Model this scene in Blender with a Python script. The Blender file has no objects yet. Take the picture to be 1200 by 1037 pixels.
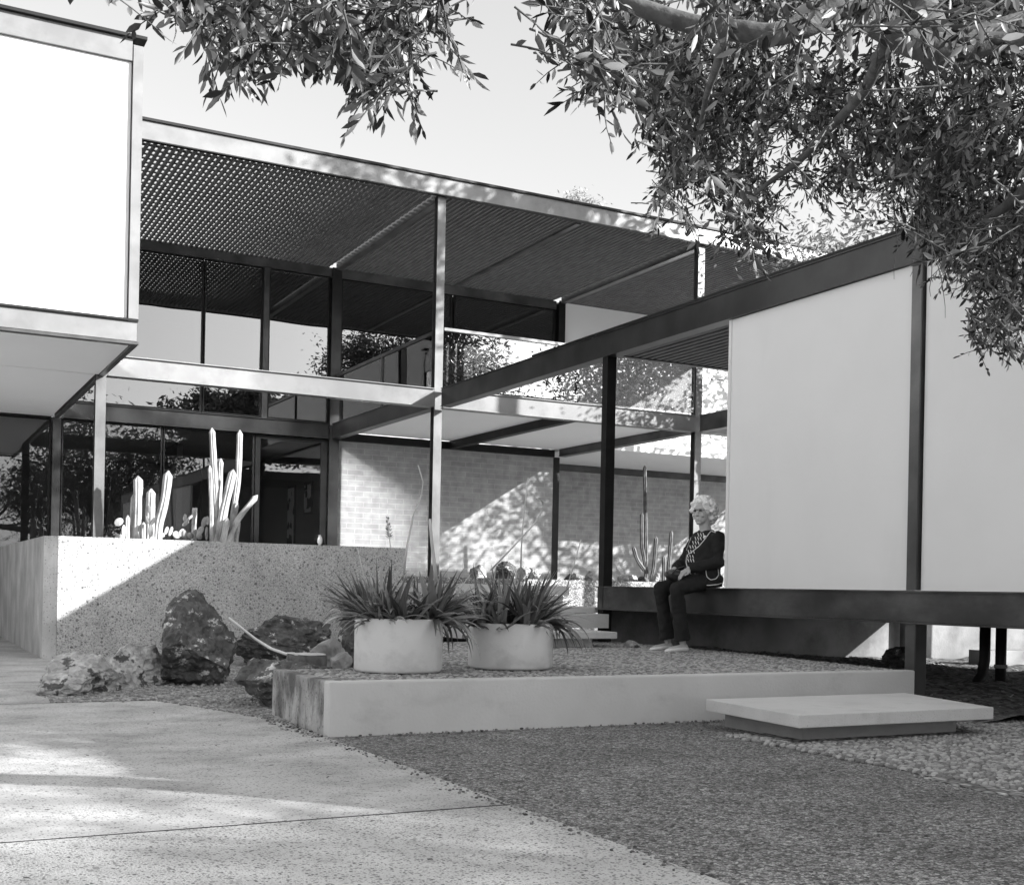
import bpy, bmesh, math, random
from mathutils import Vector, Matrix, noise
R=random.Random(7)
S=bpy.context.scene
COL=S.collection
V=Vector
# ------------------------------------------------------------------ camera
F_PX=1400.94; YAW=math.radians(27.6676); ROLL=math.radians(1.1215); HC=0.85
fw=V((math.sin(YAW),math.cos(YAW),0)); r0=V((math.cos(YAW),-math.sin(YAW),0)); u0=V((0,0,1))
rt=r0*math.cos(ROLL)+u0*math.sin(ROLL); up=-r0*math.sin(ROLL)+u0*math.cos(ROLL)
cd=bpy.data.cameras.new('camera'); cam=bpy.data.objects.new('camera',cd); COL.objects.link(cam)
cam.matrix_world=Matrix(((rt.x,up.x,-fw.x,0),(rt.y,up.y,-fw.y,0),(rt.z,up.z,-fw.z,HC),(0,0,0,1)))
cd.sensor_fit='HORIZONTAL'; cd.sensor_width=36; cd.lens=F_PX/1200*36
cd.shift_x=0; cd.shift_y=(689.44-518.5)/1200
cd.clip_start=.05; cd.clip_end=2000
S.camera=cam
def ray(px,py): return rt*((px-600)/F_PX)-up*((py-689.44)/F_PX)+fw
def hit(px,py,x=None,y=None,z=None):
    d=ray(px,py)
    t=x/d.x if x is not None else (y/d.y if y is not None else (z-HC)/d.z)
    return V((0,0,HC))+d*t
# ------------------------------------------------------------------ light
SUN=V((1.60,-1.76,1.0)).normalized()
W=bpy.data.worlds.new('World'); S.world=W; W.use_nodes=True
nt=W.node_tree; bg=nt.nodes['Background']
sky=nt.nodes.new('ShaderNodeTexSky'); sky.sky_type='NISHITA'; sky.sun_disc=False; sky.dust_density=2.5
sky.sun_elevation=math.asin(SUN.z); sky.sun_rotation=math.atan2(SUN.x,SUN.y)
bw=nt.nodes.new('ShaderNodeRGBToBW'); nt.links.new(sky.outputs[0],bw.inputs[0]); pw_=nt.nodes.new('ShaderNodeMath'); pw_.operation='POWER'; pw_.inputs[1].default_value=.65; nt.links.new(bw.outputs[0],pw_.inputs[0]); ml_=nt.nodes.new('ShaderNodeMath'); ml_.operation='MULTIPLY'; ml_.inputs[1].default_value=1.14; nt.links.new(pw_.outputs[0],ml_.inputs[0]); nt.links.new(ml_.outputs[0],bg.inputs[0])
bg.inputs[1].default_value=0.15
ld=bpy.data.lights.new('sun','SUN'); ld.energy=3.7; ld.angle=math.radians(.5); ld.color=(1,1,1)
lo=bpy.data.objects.new('sun',ld); COL.objects.link(lo); lo.rotation_euler=SUN.to_track_quat('Z','Y').to_euler(); lo.location=(20,-20,20)
S.view_settings.view_transform='Standard'; S.view_settings.look='None'; S.view_settings.exposure=1.7
S.render.engine='CYCLES'
cy=S.cycles; cy.max_bounces=10; cy.transparent_max_bounces=24; cy.glossy_bounces=5; cy.diffuse_bounces=4; cy.blur_glossy=0.0
cy.caustics_reflective=True; cy.sample_clamp_indirect=0; cy.use_guiding=True; cy.guiding_training_samples=64; cy.use_surface_guiding=True
# ------------------------------------------------------------------ materials (the photograph is black and white)
def mat(name,a,b=None,scale=5,rough=.7,detail=6,bump=0,bscale=60,metal=0,kind='noise',lo=.35,hi=.65,spec=.5,speck=None,stretch=(1,1,1),stain=None,tr=0,trans=0):
    m=bpy.data.materials.new(name); m.use_nodes=True; n=m.node_tree.nodes; l=m.node_tree.links
    p=n['Principled BSDF']; p.inputs['Roughness'].default_value=rough; p.inputs['Metallic'].default_value=metal
    p.inputs['Specular IOR Level'].default_value=spec
    tc=n.new('ShaderNodeTexCoord'); mp=n.new('ShaderNodeMapping'); l.new(tc.outputs['Object'],mp.inputs[0]); mp.inputs['Scale'].default_value=stretch
    if b is None: b=a
    tx=n.new('ShaderNodeTexNoise'); tx.inputs['Scale'].default_value=scale; tx.inputs['Detail'].default_value=detail
    l.new(mp.outputs[0],tx.inputs['Vector'])
    mr=n.new('ShaderNodeMapRange'); mr.inputs[1].default_value=lo; mr.inputs[2].default_value=hi; mr.inputs[3].default_value=a; mr.inputs[4].default_value=b
    l.new(tx.outputs[0],mr.inputs[0]); out=mr.outputs[0]
    def mul(out,fac):
        q=n.new('ShaderNodeMath'); q.operation='MULTIPLY'; l.new(out,q.inputs[0]); l.new(fac,q.inputs[1]); return q.outputs[0]
    for sp in (speck or []):   # (scale, threshold, factor): spots of another stone
        vo=n.new('ShaderNodeTexVoronoi'); vo.inputs['Scale'].default_value=sp[0]; l.new(mp.outputs[0],vo.inputs['Vector'])
        if len(sp)>3 and sp[3]=='edge':     # dark joints between stones
            vo.feature='DISTANCE_TO_EDGE'; cr=n.new('ShaderNodeMapRange'); cr.inputs[1].default_value=0; cr.inputs[2].default_value=sp[1]; cr.inputs[3].default_value=sp[2]; cr.inputs[4].default_value=1
            l.new(vo.outputs['Distance'],cr.inputs[0]); out=mul(out,cr.outputs[0]); continue
        cr=n.new('ShaderNodeMapRange'); 
        sepc=n.new('ShaderNodeSeparateColor'); l.new(vo.outputs['Color'],sepc.inputs[0])
        if len(sp)>3 and sp[3]=='cell':     # every cell its own tone
            cr.inputs[1].default_value=0; cr.inputs[2].default_value=1; cr.inputs[3].default_value=sp[1]; cr.inputs[4].default_value=sp[2]
            l.new(sepc.outputs[0],cr.inputs[0]); out=mul(out,cr.outputs[0])
        else:                               # a share of cells carry a small dark spot
            t=n.new('ShaderNodeMath'); t.operation='MULTIPLY'; l.new(sepc.outputs[0],t.inputs[0]); t.inputs[1].default_value=sp[1]
            g=n.new('ShaderNodeMath'); g.operation='SUBTRACT'; l.new(vo.outputs['Distance'],g.inputs[0]); l.new(t.outputs[0],g.inputs[1])
            cr.inputs[1].default_value=-.04; cr.inputs[2].default_value=.04; cr.inputs[3].default_value=sp[2]; cr.inputs[4].default_value=1
            l.new(g.outputs[0],cr.inputs[0]); out=mul(out,cr.outputs[0])
    if stain:   # (scale, lo, hi, factor, stretch)
        mp2=n.new('ShaderNodeMapping'); l.new(tc.outputs['Object'],mp2.inputs[0]); mp2.inputs['Scale'].default_value=stain[4]
        t2=n.new('ShaderNodeTexNoise'); t2.inputs['Scale'].default_value=stain[0]; t2.inputs['Detail'].default_value=8; t2.inputs['Roughness'].default_value=.65; l.new(mp2.outputs[0],t2.inputs['Vector'])
        c2=n.new('ShaderNodeMapRange'); c2.inputs[1].default_value=stain[1]; c2.inputs[2].default_value=stain[2]; c2.inputs[3].default_value=1; c2.inputs[4].default_value=stain[3]
        l.new(t2.outputs[0],c2.inputs[0]); out=mul(out,c2.outputs[0])
    l.new(out,p.inputs['Base Color'])
    if bump:
        bt=n.new('ShaderNodeTexNoise') if kind=='noise' else n.new('ShaderNodeTexVoronoi')
        bt.inputs['Scale'].default_value=bscale
        if kind=='noise': bt.inputs['Detail'].default_value=5
        l.new(mp.outputs[0],bt.inputs['Vector'])
        bm=n.new('ShaderNodeBump'); bm.inputs['Strength'].default_value=bump; bm.inputs['Distance'].default_value=.01
        if kind!='noise': bm.invert=True
        l.new(bt.outputs[0],bm.inputs['Height']); l.new(bm.outputs[0],p.inputs['Normal'])
    return m
def leafmat(name,a,b,rough=.45,trans=.25,skew=1.0):
    m=bpy.data.materials.new(name); m.use_nodes=True; n=m.node_tree.nodes; l=m.node_tree.links
    p=n['Principled BSDF']; p.inputs['Roughness'].default_value=rough
    g=n.new('ShaderNodeNewGeometry'); mr=n.new('ShaderNodeMapRange'); mr.inputs[3].default_value=a; mr.inputs[4].default_value=b
    pw=n.new('ShaderNodeMath'); pw.operation='POWER'; pw.inputs[1].default_value=skew; l.new(g.outputs['Random Per Island'],pw.inputs[0]); l.new(pw.outputs[0],mr.inputs[0]); l.new(mr.outputs[0],p.inputs['Base Color'])
    t=n.new('ShaderNodeBsdfTranslucent'); l.new(mr.outputs[0],t.inputs[0]); mx=n.new('ShaderNodeMixShader'); mx.inputs[0].default_value=trans
    o=n['Material Output']; l.new(p.outputs[0],mx.inputs[1]); l.new(t.outputs[0],mx.inputs[2]); l.new(mx.outputs[0],o.inputs[0])
    return m
def glassmat(name,mirror,tint=.8,through=.85,rough=.0):
    m=bpy.data.materials.new(name); m.use_nodes=True; n=m.node_tree.nodes; l=m.node_tree.links
    n.remove(n['Principled BSDF']); o=n['Material Output']
    g=n.new('ShaderNodeBsdfGlossy'); g.inputs['Roughness'].default_value=rough; g.inputs[0].default_value=(tint,)*3+(1,)
    t=n.new('ShaderNodeBsdfTransparent'); t.inputs[0].default_value=(through,)*3+(1,)
    fr=n.new('ShaderNodeFresnel'); fr.inputs[0].default_value=1.5
    ad=n.new('ShaderNodeMath'); ad.operation='ADD'; ad.use_clamp=True; ad.inputs[1].default_value=mirror; l.new(fr.outputs[0],ad.inputs[0])
    # slight waviness of real panes
    tc=n.new('ShaderNodeTexCoord'); nz=n.new('ShaderNodeTexNoise'); nz.inputs['Scale'].default_value=.9; nz.inputs['Detail'].default_value=1; l.new(tc.outputs['Object'],nz.inputs['Vector'])
    bp=n.new('ShaderNodeBump'); bp.inputs['Strength'].default_value=.12; bp.inputs['Distance'].default_value=.02; l.new(nz.outputs[0],bp.inputs['Height']); l.new(bp.outputs[0],g.inputs['Normal'])
    mx=n.new('ShaderNodeMixShader'); l.new(ad.outputs[0],mx.inputs[0]); l.new(t.outputs[0],mx.inputs[1]); l.new(g.outputs[0],mx.inputs[2]); l.new(mx.outputs[0],o.inputs[0])
    return m
def brickmat(name):
    m=bpy.data.materials.new(name); m.use_nodes=True; n=m.node_tree.nodes; l=m.node_tree.links; p=n['Principled BSDF']; p.inputs['Roughness'].default_value=.85
    tc=n.new('ShaderNodeTexCoord'); sx=n.new('ShaderNodeSeparateXYZ'); cx=n.new('ShaderNodeCombineXYZ'); l.new(tc.outputs['Object'],sx.inputs[0]); l.new(sx.outputs[0],cx.inputs[0]); l.new(sx.outputs[2],cx.inputs[1])
    b=n.new('ShaderNodeTexBrick'); l.new(cx.outputs[0],b.inputs['Vector']); b.inputs['Scale'].default_value=1
    b.inputs['Color1'].default_value=(.30,)*3+(1,); b.inputs['Color2'].default_value=(.36,)*3+(1,); b.inputs['Mortar'].default_value=(.40,)*3+(1,)
    b.inputs['Mortar Size'].default_value=.008; b.inputs['Brick Width'].default_value=.30; b.inputs['Row Height'].default_value=.092; b.inputs['Bias'].default_value=0
    t=n.new('ShaderNodeTexNoise'); t.inputs['Scale'].default_value=6; t.inputs['Detail'].default_value=6; l.new(tc.outputs['Object'],t.inputs['Vector'])
    mr=n.new('ShaderNodeMapRange'); mr.inputs[1].default_value=.3; mr.inputs[2].default_value=.7; mr.inputs[3].default_value=.8; mr.inputs[4].default_value=1.15; l.new(t.outputs[0],mr.inputs[0])
    mm=n.new('ShaderNodeVectorMath'); mm.operation='SCALE'; l.new(b.outputs['Color'],mm.inputs[0]); l.new(mr.outputs[0],mm.inputs['Scale']); l.new(mm.outputs[0],p.inputs['Base Color'])
    bp=n.new('ShaderNodeBump'); bp.inputs['Strength'].default_value=.5; bp.inputs['Distance'].default_value=.01; bp.invert=True; l.new(b.outputs['Fac'],bp.inputs['Height']); l.new(bp.outputs[0],p.inputs['Normal'])
    return m
M={}
M['white_panel']=mat('white_panel',.78,.83,scale=.6,rough=.55,bump=.05,bscale=200)
M['panel_grey']=mat('painted_wing_panel',.80,.86,scale=.7,rough=.6,bump=.06,bscale=150,stain=(1.2,.5,.75,.93,(1,1,.25)))
M['light_steel']=mat('light_painted_steel',.17,.23,scale=3,rough=.35,stain=(4,.5,.7,.85,(1,1,1)))
M['dark_steel']=mat('dark_painted_steel',.035,.075,scale=3,rough=.3,stain=(2,.45,.7,1.6,(1,1,1)))
M['beam_steel']=mat('painted_beam_steel',.12,.165,scale=2,rough=.35,stain=(3,.5,.7,.75,(1,1,1)))
M['post_steel']=mat('aged_grey_steel',.11,.16,scale=3,rough=.4,stain=(4,.5,.7,.7,(1,1,.4)))
M['mid_steel']=mat('weathered_steel',.018,.045,scale=2.2,rough=.33,spec=.3,stain=(2,.45,.7,.6,(1,1,.5)))
M['seat_steel']=mat('mottled_dark_steel_channel',.022,.05,scale=2.2,rough=.25,spec=.35,stain=(1.6,.45,.65,1.9,(1,.6,1.4)))  # dark steel with random paler blotches
M['black']=mat('black_metal',.008,.014,rough=.5,spec=.25)
M['slat']=mat('stained_timber_slats',.08,.14,scale=4,rough=.65,stretch=(8,1,8))
M['soffit']=mat('plaster_soffit',.88,.9,scale=1.2,rough=.7)
M['brick']=brickmat('long_grey_brick')
M['glass_up']=glassmat('coated_window_glass',.24,.72,.35)
M['glass_low']=glassmat('clear_door_glass',.05,.9,.8)
M['glass_rail']=glassmat('balustrade_glass',.28,.68,.75)
M['glass_side']=glassmat('side_window_glass',.97,1.0,.3,rough=.15)
M['interior']=mat('dark_interior_wall',.16,.22,scale=.7,rough=.8)
M['interior_light']=mat('pale_interior_wall',.16,.22,scale=.7,rough=.8)
M['floor_in']=mat('interior_floor',.08,.12,scale=2,rough=.3)
M['planter']=mat('exposed_aggregate_wall',.41,.51,scale=3,rough=.85,bump=.6,bscale=90,speck=[(19,.30,.42),(37,.40,.5),(70,.55,.62),(90,.75,1.2,'cell')],stain=(1.1,.5,.75,.85,(1,1,1)))
M['planter_side']=mat('streaked_concrete_wall',.30,.46,scale=2,rough=.85,bump=.3,bscale=70,stain=(2.4,.45,.66,1.35,(1,1.1,.55)),speck=[(40,.35,.6)])
M['path']=mat('concrete_paving',.42,.56,scale=1.6,rough=.85,bump=.35,bscale=120,speck=[(85,.42,.35),(34,.28,.42),(14,.16,.5)],stain=(2.4,.46,.66,.66,(1,1.25,1)))
M['coarse']=mat('coarse_concrete_paving',.48,.60,scale=2,rough=.9,bump=.8,bscale=130,speck=[(70,.42,.3),(110,.5,.5),(38,.3,.5)],stain=(3,.5,.7,.8,(1,1,1)))
M['aggregate']=mat('pebble_aggregate_paving',.21,.29,scale=2,rough=.9,bump=.8,bscale=85,kind='vor',speck=[(85,.25,2.1,'cell'),(85,.22,.3,'edge'),(40,.7,1.25,'cell')],stain=(.9,.45,.7,.8,(1,1,1)))
M['gravel']=mat('gravel_bed',.30,.40,scale=3,rough=.95,bump=1.0,bscale=40,kind='vor',speck=[(40,.45,1.6,'cell'),(40,.2,.3,'edge')])
M['cobble']=mat('set_pebbles',.34,.46,scale=3,rough=.85,bump=1.0,bscale=15,kind='vor',speck=[(15,.45,1.6,'cell'),(15,.24,.12,'edge')],stretch=(1.6,.9,1))
M['soil']=mat('dark_leaf_litter',.05,.13,scale=14,rough=1,bump=1.0,bscale=25,speck=[(30,.35,2.4,'cell')])
M['under_wall']=mat('dark_foundation_concrete',.19,.27,scale=2,rough=.9,bump=.3,bscale=40,stain=(1.4,.45,.65,.5,(1,1,1)))  # darker grey than the other concrete, with random dark blotches
M['concrete_light']=mat('smooth_light_concrete',.56,.64,scale=1.8,rough=.75,bump=.25,bscale=60,stain=(2.2,.54,.74,.78,(1,1,1.6)))
M['concrete_stain']=mat('stained_concrete_end',.30,.48,scale=5,rough=.9,bump=.5,bscale=60,stain=(4,.47,.62,.28,(1,1.1,.6)),speck=[(45,.35,.5)])
M['concrete_mid']=mat('grey_concrete',.30,.40,scale=2,rough=.85,bump=.3,bscale=60,stain=(2,.45,.7,.65,(1,1,1)))
M['slab']=mat('cast_slab_top',.56,.66,scale=3,rough=.85,bump=.3,bscale=90,speck=[(90,.22,.6)],stain=(3,.55,.72,.82,(1,1,1)))
M['pot']=mat('cast_stone_pot',.70,.78,scale=2.5,rough=.7,bump=.15,bscale=50,stain=(3,.5,.75,.68,(1,1,1.3)))
M['rock']=mat('dark_veined_rock',.03,.09,scale=5,detail=12,rough=.55,bump=.9,bscale=22,stain=(8,.58,.61,5.5,(1,1,1.3)),speck=[(30,.6,1.5,'cell')])
M['rock_light']=mat('pale_mottled_rock',.26,.48,scale=7,detail=12,rough=.75,bump=.9,bscale=22,stain=(5.5,.55,.58,.16,(1,1,1.3)),speck=[(34,.7,1.2,'cell')])
M['rock_mid']=mat('grey_garden_stone',.18,.4,scale=6,rough=.8,bump=.6,bscale=18)
M['cactus']=mat('pale_cactus_skin',.36,.50,scale=8,rough=.7,stain=(9,.48,.62,.55,(1,1,.5)),speck=[(60,.3,.5)])
M['cactus_dark']=mat('dark_cactus_skin',.05,.14,scale=10,rough=.6)
M['blade']=leafmat('agave_leaf',.08,.45,.30,.1,1.6)
M['stalk']=mat('dry_flower_stalk',.45,.6,rough=.8)
M['leaf']=leafmat('overhead_leaf',.014,.46,.42,.28,3.0)  # sunlit and shaded leaves put into the random tone range
M['leaf_light']=leafmat('light_foliage',.10,.30,.5,.3)
M['leaf_dark']=leafmat('dark_foliage',.05,.12,.5,.25)
M['leaf_hazed']=leafmat('hazed_far_foliage',.28,.45,.5,.3)  # distance haze put into the leaf tone
M['bark']=mat('grey_bark',.07,.15,scale=7,rough=.9,bump=1.0,bscale=26,stain=(14,.45,.6,.5,(1,1,1)))
M['skin']=mat('skin',.42,.48,rough=.5); M['hair']=mat('white_hair',.93,.98,scale=30,rough=.7,bump=1,bscale=90)
M['cloth']=mat('dark_cloth',.007,.012,scale=20,rough=.85,bump=.3,bscale=15); M['trim']=mat('white_trim',.75,.8,rough=.6)
M['shirt']=mat('striped_shirt',.02); M['shoe']=mat('pale_leather',.72,.78,rough=.4); M['bagm']=mat('black_leather',.02,.05,rough=.3)
M['lens']=mat('dark_lens',.01,rough=.1)
M['hose']=mat('white_hose',.7,rough=.4); M['wood_end']=mat('sawn_wood',.45,.6,scale=20,rough=.8)
M['frame_pic']=mat('picture_frame',.02,rough=.4); M['pic']=mat('abstract_print',.02,.6,scale=4,rough=.6,lo=.46,hi=.5)
M['paper']=mat('door_paint',.5,rough=.5)
# ------------------------------------------------------------------ helpers
class MB:
    def __init__(s): s.v=[]; s.f=[]; s.sm=[]
    def add(s,vs,fs,smooth=False):
        o=len(s.v); s.v+= [tuple(p) for p in vs]; s.f+=[tuple(i+o for i in f) for f in fs]; s.sm+=[smooth]*len(fs); return s
    def box(s,x0,x1,y0,y1,z0,z1):
        return s.add([(x0,y0,z0),(x1,y0,z0),(x1,y1,z0),(x0,y1,z0),(x0,y0,z1),(x1,y0,z1),(x1,y1,z1),(x0,y1,z1)],
            [(0,3,2,1),(4,5,6,7),(0,1,5,4),(1,2,6,5),(2,3,7,6),(3,0,4,7)])
    def prism(s,poly,z0,z1):
        n=len(poly); 
        a=sum(poly[i][0]*poly[(i+1)%n][1]-poly[(i+1)%n][0]*poly[i][1] for i in range(n))
        if a<0: poly=poly[::-1]
        return s.add([(x,y,z0) for x,y in poly]+[(x,y,z1) for x,y in poly],
            [tuple(range(n))[::-1],tuple(range(n,2*n))]+[(i,(i+1)%n,(i+1)%n+n,i+n) for i in range(n)])
    def tube(s,pts,rad,seg=8,smooth=True,cap=True,ribs=0,ribd=.0):
        pts=[V(p) for p in pts]; n=len(pts); rad=rad if isinstance(rad,(list,tuple)) else [rad]*n
        vs=[]; ref=V((0,0,1)) if abs((pts[-1]-pts[0]).normalized().z)<.9 else V((1,0,0))
        for i,p in enumerate(pts):
            t=(pts[min(i+1,n-1)]-pts[max(i-1,0)]).normalized()
            a=t.cross(ref).normalized(); b=t.cross(a)
            for k in range(seg):
                w=2*math.pi*k/seg; rr=rad[i]*(1+(ribd*math.cos(ribs*w) if ribs else 0))
                vs.append(p+a*math.cos(w)*rr+b*math.sin(w)*rr)
        fs=[(i*seg+k,i*seg+(k+1)%seg,(i+1)*seg+(k+1)%seg,(i+1)*seg+k) for i in range(n-1) for k in range(seg)]
        if cap: fs+=[tuple(range(seg))[::-1],tuple(range((n-1)*seg,n*seg))]
        return s.add(vs,fs,smooth)
    def ell(s,c,r,rot=None,u=12,w=8):
        c=V(c); vs=[]; fs=[]
        for i in range(w+1):
            th=math.pi*i/w
            for j in range(u):
                ph=2*math.pi*j/u; p=V((r[0]*math.sin(th)*math.cos(ph),r[1]*math.sin(th)*math.sin(ph),r[2]*math.cos(th)))
                if rot: p=rot@p
                vs.append(c+p)
        for i in range(w):
            for j in range(u): fs.append((i*u+j,(i+1)*u+j,(i+1)*u+(j+1)%u,i*u+(j+1)%u))
        return s.add(vs,fs,True)
    def build(s,name,m,parent=None,bevel=0,fix=False):
        me=bpy.data.meshes.new(name); me.from_pydata(s.v,[],s.f); 
        me.polygons.foreach_set('use_smooth',s.sm)
        if fix or bevel:
            bm=bmesh.new(); bm.from_mesh(me)
            if fix: bmesh.ops.remove_doubles(bm,verts=bm.verts,dist=1e-5)
            bmesh.ops.recalc_face_normals(bm,faces=bm.faces)
            if bevel: bmesh.ops.bevel(bm,geom=list(bm.edges),offset=bevel,segments=2,affect='EDGES',profile=.6)
            bm.to_mesh(me); bm.free()
        me.materials.append(M[m] if isinstance(m,str) else m)
        o=bpy.data.objects.new(name,me); COL.objects.link(o)
        if parent is not None: o.parent=parent; o.matrix_parent_inverse=parent_inv(parent)
        return o
def world_loc(o):
    if o.type!='EMPTY': return V((0,0,0))
    p=V(o.location)
    while o.parent is not None: 
        o=o.parent; 
        if o.type=='EMPTY': p+=V(o.location)
    return p
def parent_inv(p):
    return Matrix.Translation(-world_loc(p))
def box(*a): return MB().box(*a)
def tag(o,label=None,cat=None,group=None,kind=None):
    if label:o['label']=label
    if cat:o['category']=cat
    if group:o['group']=group
    if kind:o['kind']=kind
    return o
def thing(name,label,cat,loc,group=None):
    o=bpy.data.objects.new(name,None); COL.objects.link(o); o.location=loc; o.empty_display_size=.2
    return tag(o,label,cat,group)
def struct(name,mb,m,**k): return tag(mb.build(name,m,**k),kind='structure')
def recenter(o):   # put a single-mesh thing's origin at its base
    vs=[v.co.copy() for v in o.data.vertices]; c=V((sum(v.x for v in vs)/len(vs),sum(v.y for v in vs)/len(vs),min(v.z for v in vs)))
    o.data.transform(Matrix.Translation(-c)); o.location=c; return o
def sheet(x0,x1,y0,y1,z,nx=1,ny=1,h=None):
    mb=MB(); vs=[]; 
    for j in range(ny+1):
        for i in range(nx+1):
            x=x0+(x1-x0)*i/nx; y=y0+(y1-y0)*j/ny; vs.append((x,y,z+(h(x,y) if h else 0)))
    mb.add(vs,[(j*(nx+1)+i,j*(nx+1)+i+1,(j+1)*(nx+1)+i+1,(j+1)*(nx+1)+i) for j in range(ny) for i in range(nx)],h is not None); return mb
XW=6.767; F1=15.2; G=19.65; MOD=4.45
# ------------------------------------------------------------------ ground
struct('ground',sheet(-400,400,-400,400,-.03),'soil')
# concrete paving slabs with open joints
pj=.013
struct('path_joint',MB().box(-8,2.199,4.158,4.182,-.05,-.0012).box(-8,1.6,8.748,8.772,-.05,-.0012),'black')
for (x0,x1,y0,y1,m) in ((-8,2.2,4.17+pj,8.76-pj,'path'),(-8,1.62,8.76+pj,26,'path'),(-8,2.2,-6,4.17-pj,'coarse')):
    struct('path',MB().box(x0,x1,y0,y1,-.2,0),m)
struct('aggregate_paving',sheet(2.206,22,-6,7.0,-.006),'aggregate')
# pebble strip right of the step
pts=[(4.55,5.75),(4.62,5.2),(4.5,4.7),(4.42,4.2),(4.4,4.11),(7.5,4.11),(7.5,5.75)]
struct('pebble_paving',MB().prism(pts,-.02,-.001),'cobble')
struct('pebble_paving',MB().prism([(4.35,4.08),(4.3,3.7),(4.45,3.2),(5.0,2.9),(7.5,2.8),(7.5,4.08)],-.02,-.001),'cobble')
# gravel bed in front of the planter, wavy edge
pts=[]
for i in range(40):
    t=i/39; x=1.02+1.18*t; y=8.78-1.65*max(0,(t-.55)/.45)**1.3*1 + .05*noise.noise(V((x*5,3,0))); pts.append((x,y))
pts+=[(2.21,7.0),(3.3,7.0),(6,9),(7,13.6),(1.62,13.6),(1.55,12),(1.3,10.2),(1.1,9.4)]
struct('gravel_bed',MB().prism(pts,-.1,.006),'gravel')
# loose stones of the gravel: uncountable
mb=MB(); RR=random.Random(3)
for k in range(2600):
    x=RR.uniform(1.0,3.6); y=RR.uniform(7.0,11.5)
    ed=8.78-1.65*max(0,((x-1.02)/1.18-.55)/.45)**1.3 if x<2.2 else 7.5
    if y<ed-abs(RR.gauss(0,.1)) or (x>2.2 and y<8.0) or (y>9.4 and x<1.15+ (y-9.4)*.3): continue
    s=RR.uniform(.008,.022); rot=Matrix.Rotation(RR.random()*6,3,'Z')@Matrix.Rotation(RR.random()*.8,3,'X')
    mb.ell((x,y,.006+s*.25),(s,s*RR.uniform(.6,.9),s*.55),rot,6,4)
tag(mb.build('gravel_stones','rock_mid'),'loose grey gravel stones scattered round the boulders before the speckled wall','gravel',kind='stuff')
# dark soil mound right of the platform and under the wing
def mound(x,y):
    e=min(1,max(0,(x-6.45)/.5)); k=(.07+.17*min(1,max(0,(y-6.2)/1.8)))*(1-.55*min(1,max(0,(x-8.2)/2)))
    return e*k+ .05*noise.noise(V((x*1.3,y*1.3,0)))+.025*noise.noise(V((x*6,y*6,2)))-.02
struct('soil_bank',sheet(6.35,16,5.62,10.9,0,90,60,mound),'soil')
# leaf litter
mb=MB()
for k in range(1500):
    x=RR.uniform(6.7,11); y=RR.uniform(5.7,10.5); z=mound(x,y)+.01; s=RR.uniform(.012,.035); a=RR.random()*6.28
    d=V((math.cos(a),math.sin(a),RR.uniform(-.3,.5)))*s; w=V((-math.sin(a),math.cos(a),RR.uniform(-.3,.3)))*s*.5; c=V((x,y,z))
    mb.add([c-d,c-w,c+d,c+w],[(0,1,2,3)])
tag(mb.build('leaf_litter',leafmat('dry_leaves',.08,.5,.7,.1)),'dry fallen leaves scattered on the dark soil bank under the wing','leaf litter',kind='stuff')
mb=MB()
for k in range(520):
    x=RR.uniform(-1.5,6.2); y=RR.uniform(2.4,8.6)**1.0; 
    if x>2.2 and y>6.2 : continue
    s=RR.uniform(.006,.022); a=RR.random()*6.28; d=V((math.cos(a),math.sin(a),RR.uniform(-.1,.3)))*s; w=V((-math.sin(a),math.cos(a),RR.uniform(-.1,.4)))*s*.4; c=V((x,y,.004+s*.3))
    mb.add([c-d,c-w,c+d,c+w],[(0,1,2,3)])
for k in range(380):
    x=2.2+RR.gauss(-.02,.035); y=RR.uniform(2.3,6.4); s=RR.uniform(.004,.010); mb.ell((x,y,s*.3),(s,s*.7,s*.5),Matrix.Rotation(RR.random()*6,3,'Z'),6,4)
for k in range(420):
    t=RR.random(); x=2.3+4.4*t; y=6.40-abs(RR.gauss(0,.045)); s=RR.uniform(.004,.014); a=RR.random()*6.28
    if k%3==0: x=2.19-abs(RR.gauss(0,.05)); y=RR.uniform(6.4,7.4)
    mb.ell((x,y,s*.3),(s,s*.7,s*.5),Matrix.Rotation(a,3,'Z'),6,4)
tag(mb.build('leaf_debris',leafmat('dry_debris',.04,.4,.8,.05)),'small dry leaves and grit scattered over the paving and along the platform foot','leaf debris',kind='stuff')
# raised garden bed between the planter and the house
struct('raised_bed',MB().prism([(5.66,13.9),(15.0,13.9),(15,21.9),(11.2,21.9),(11.2,19.6),(5.66,19.6)],.3,.98),'gravel')
struct('far_pavement',sheet(7.5,30,11.4,13.9,.1),'concrete_light')
# ------------------------------------------------------------------ house
HS=thing('house','two-storey steel and glass house with slatted roof overhang and brick ground floor behind the planter','house',(6.76,G,0))
def hpost(x,y,z0,z1,m='dark_steel',fm='post_steel',w=.12,parent=None):
    # H-section standing post: flanges face the front, web recessed
    p=MB().box(x-.008,x+.008,y-w/2+.012,y+w/2-.012,z0,z1).box(x-w/2,x+w/2,y+w/2-.012,y+w/2,z0,z1).build('post',m,parent or HS)
    MB().box(x-w/2,x+w/2,y-w/2,y-w/2+.012,z0,z1).build('flange',fm,p)
    return p
for x in (2.28,6.755,11.2,15.65): hpost(x,F1+.06,0.3,6.27)
hpost(11.2,G+.06,.9,3.34,'black','black',.13)
hpost(6.76,G-.02,.9,6.27,'dark_steel','mid_steel',.17); hpost(2.30,G-.02,.9,3.34,'dark_steel','mid_steel')
hpost(11.2,G-.04,3.6,6.25,'black','black',.14)
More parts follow.
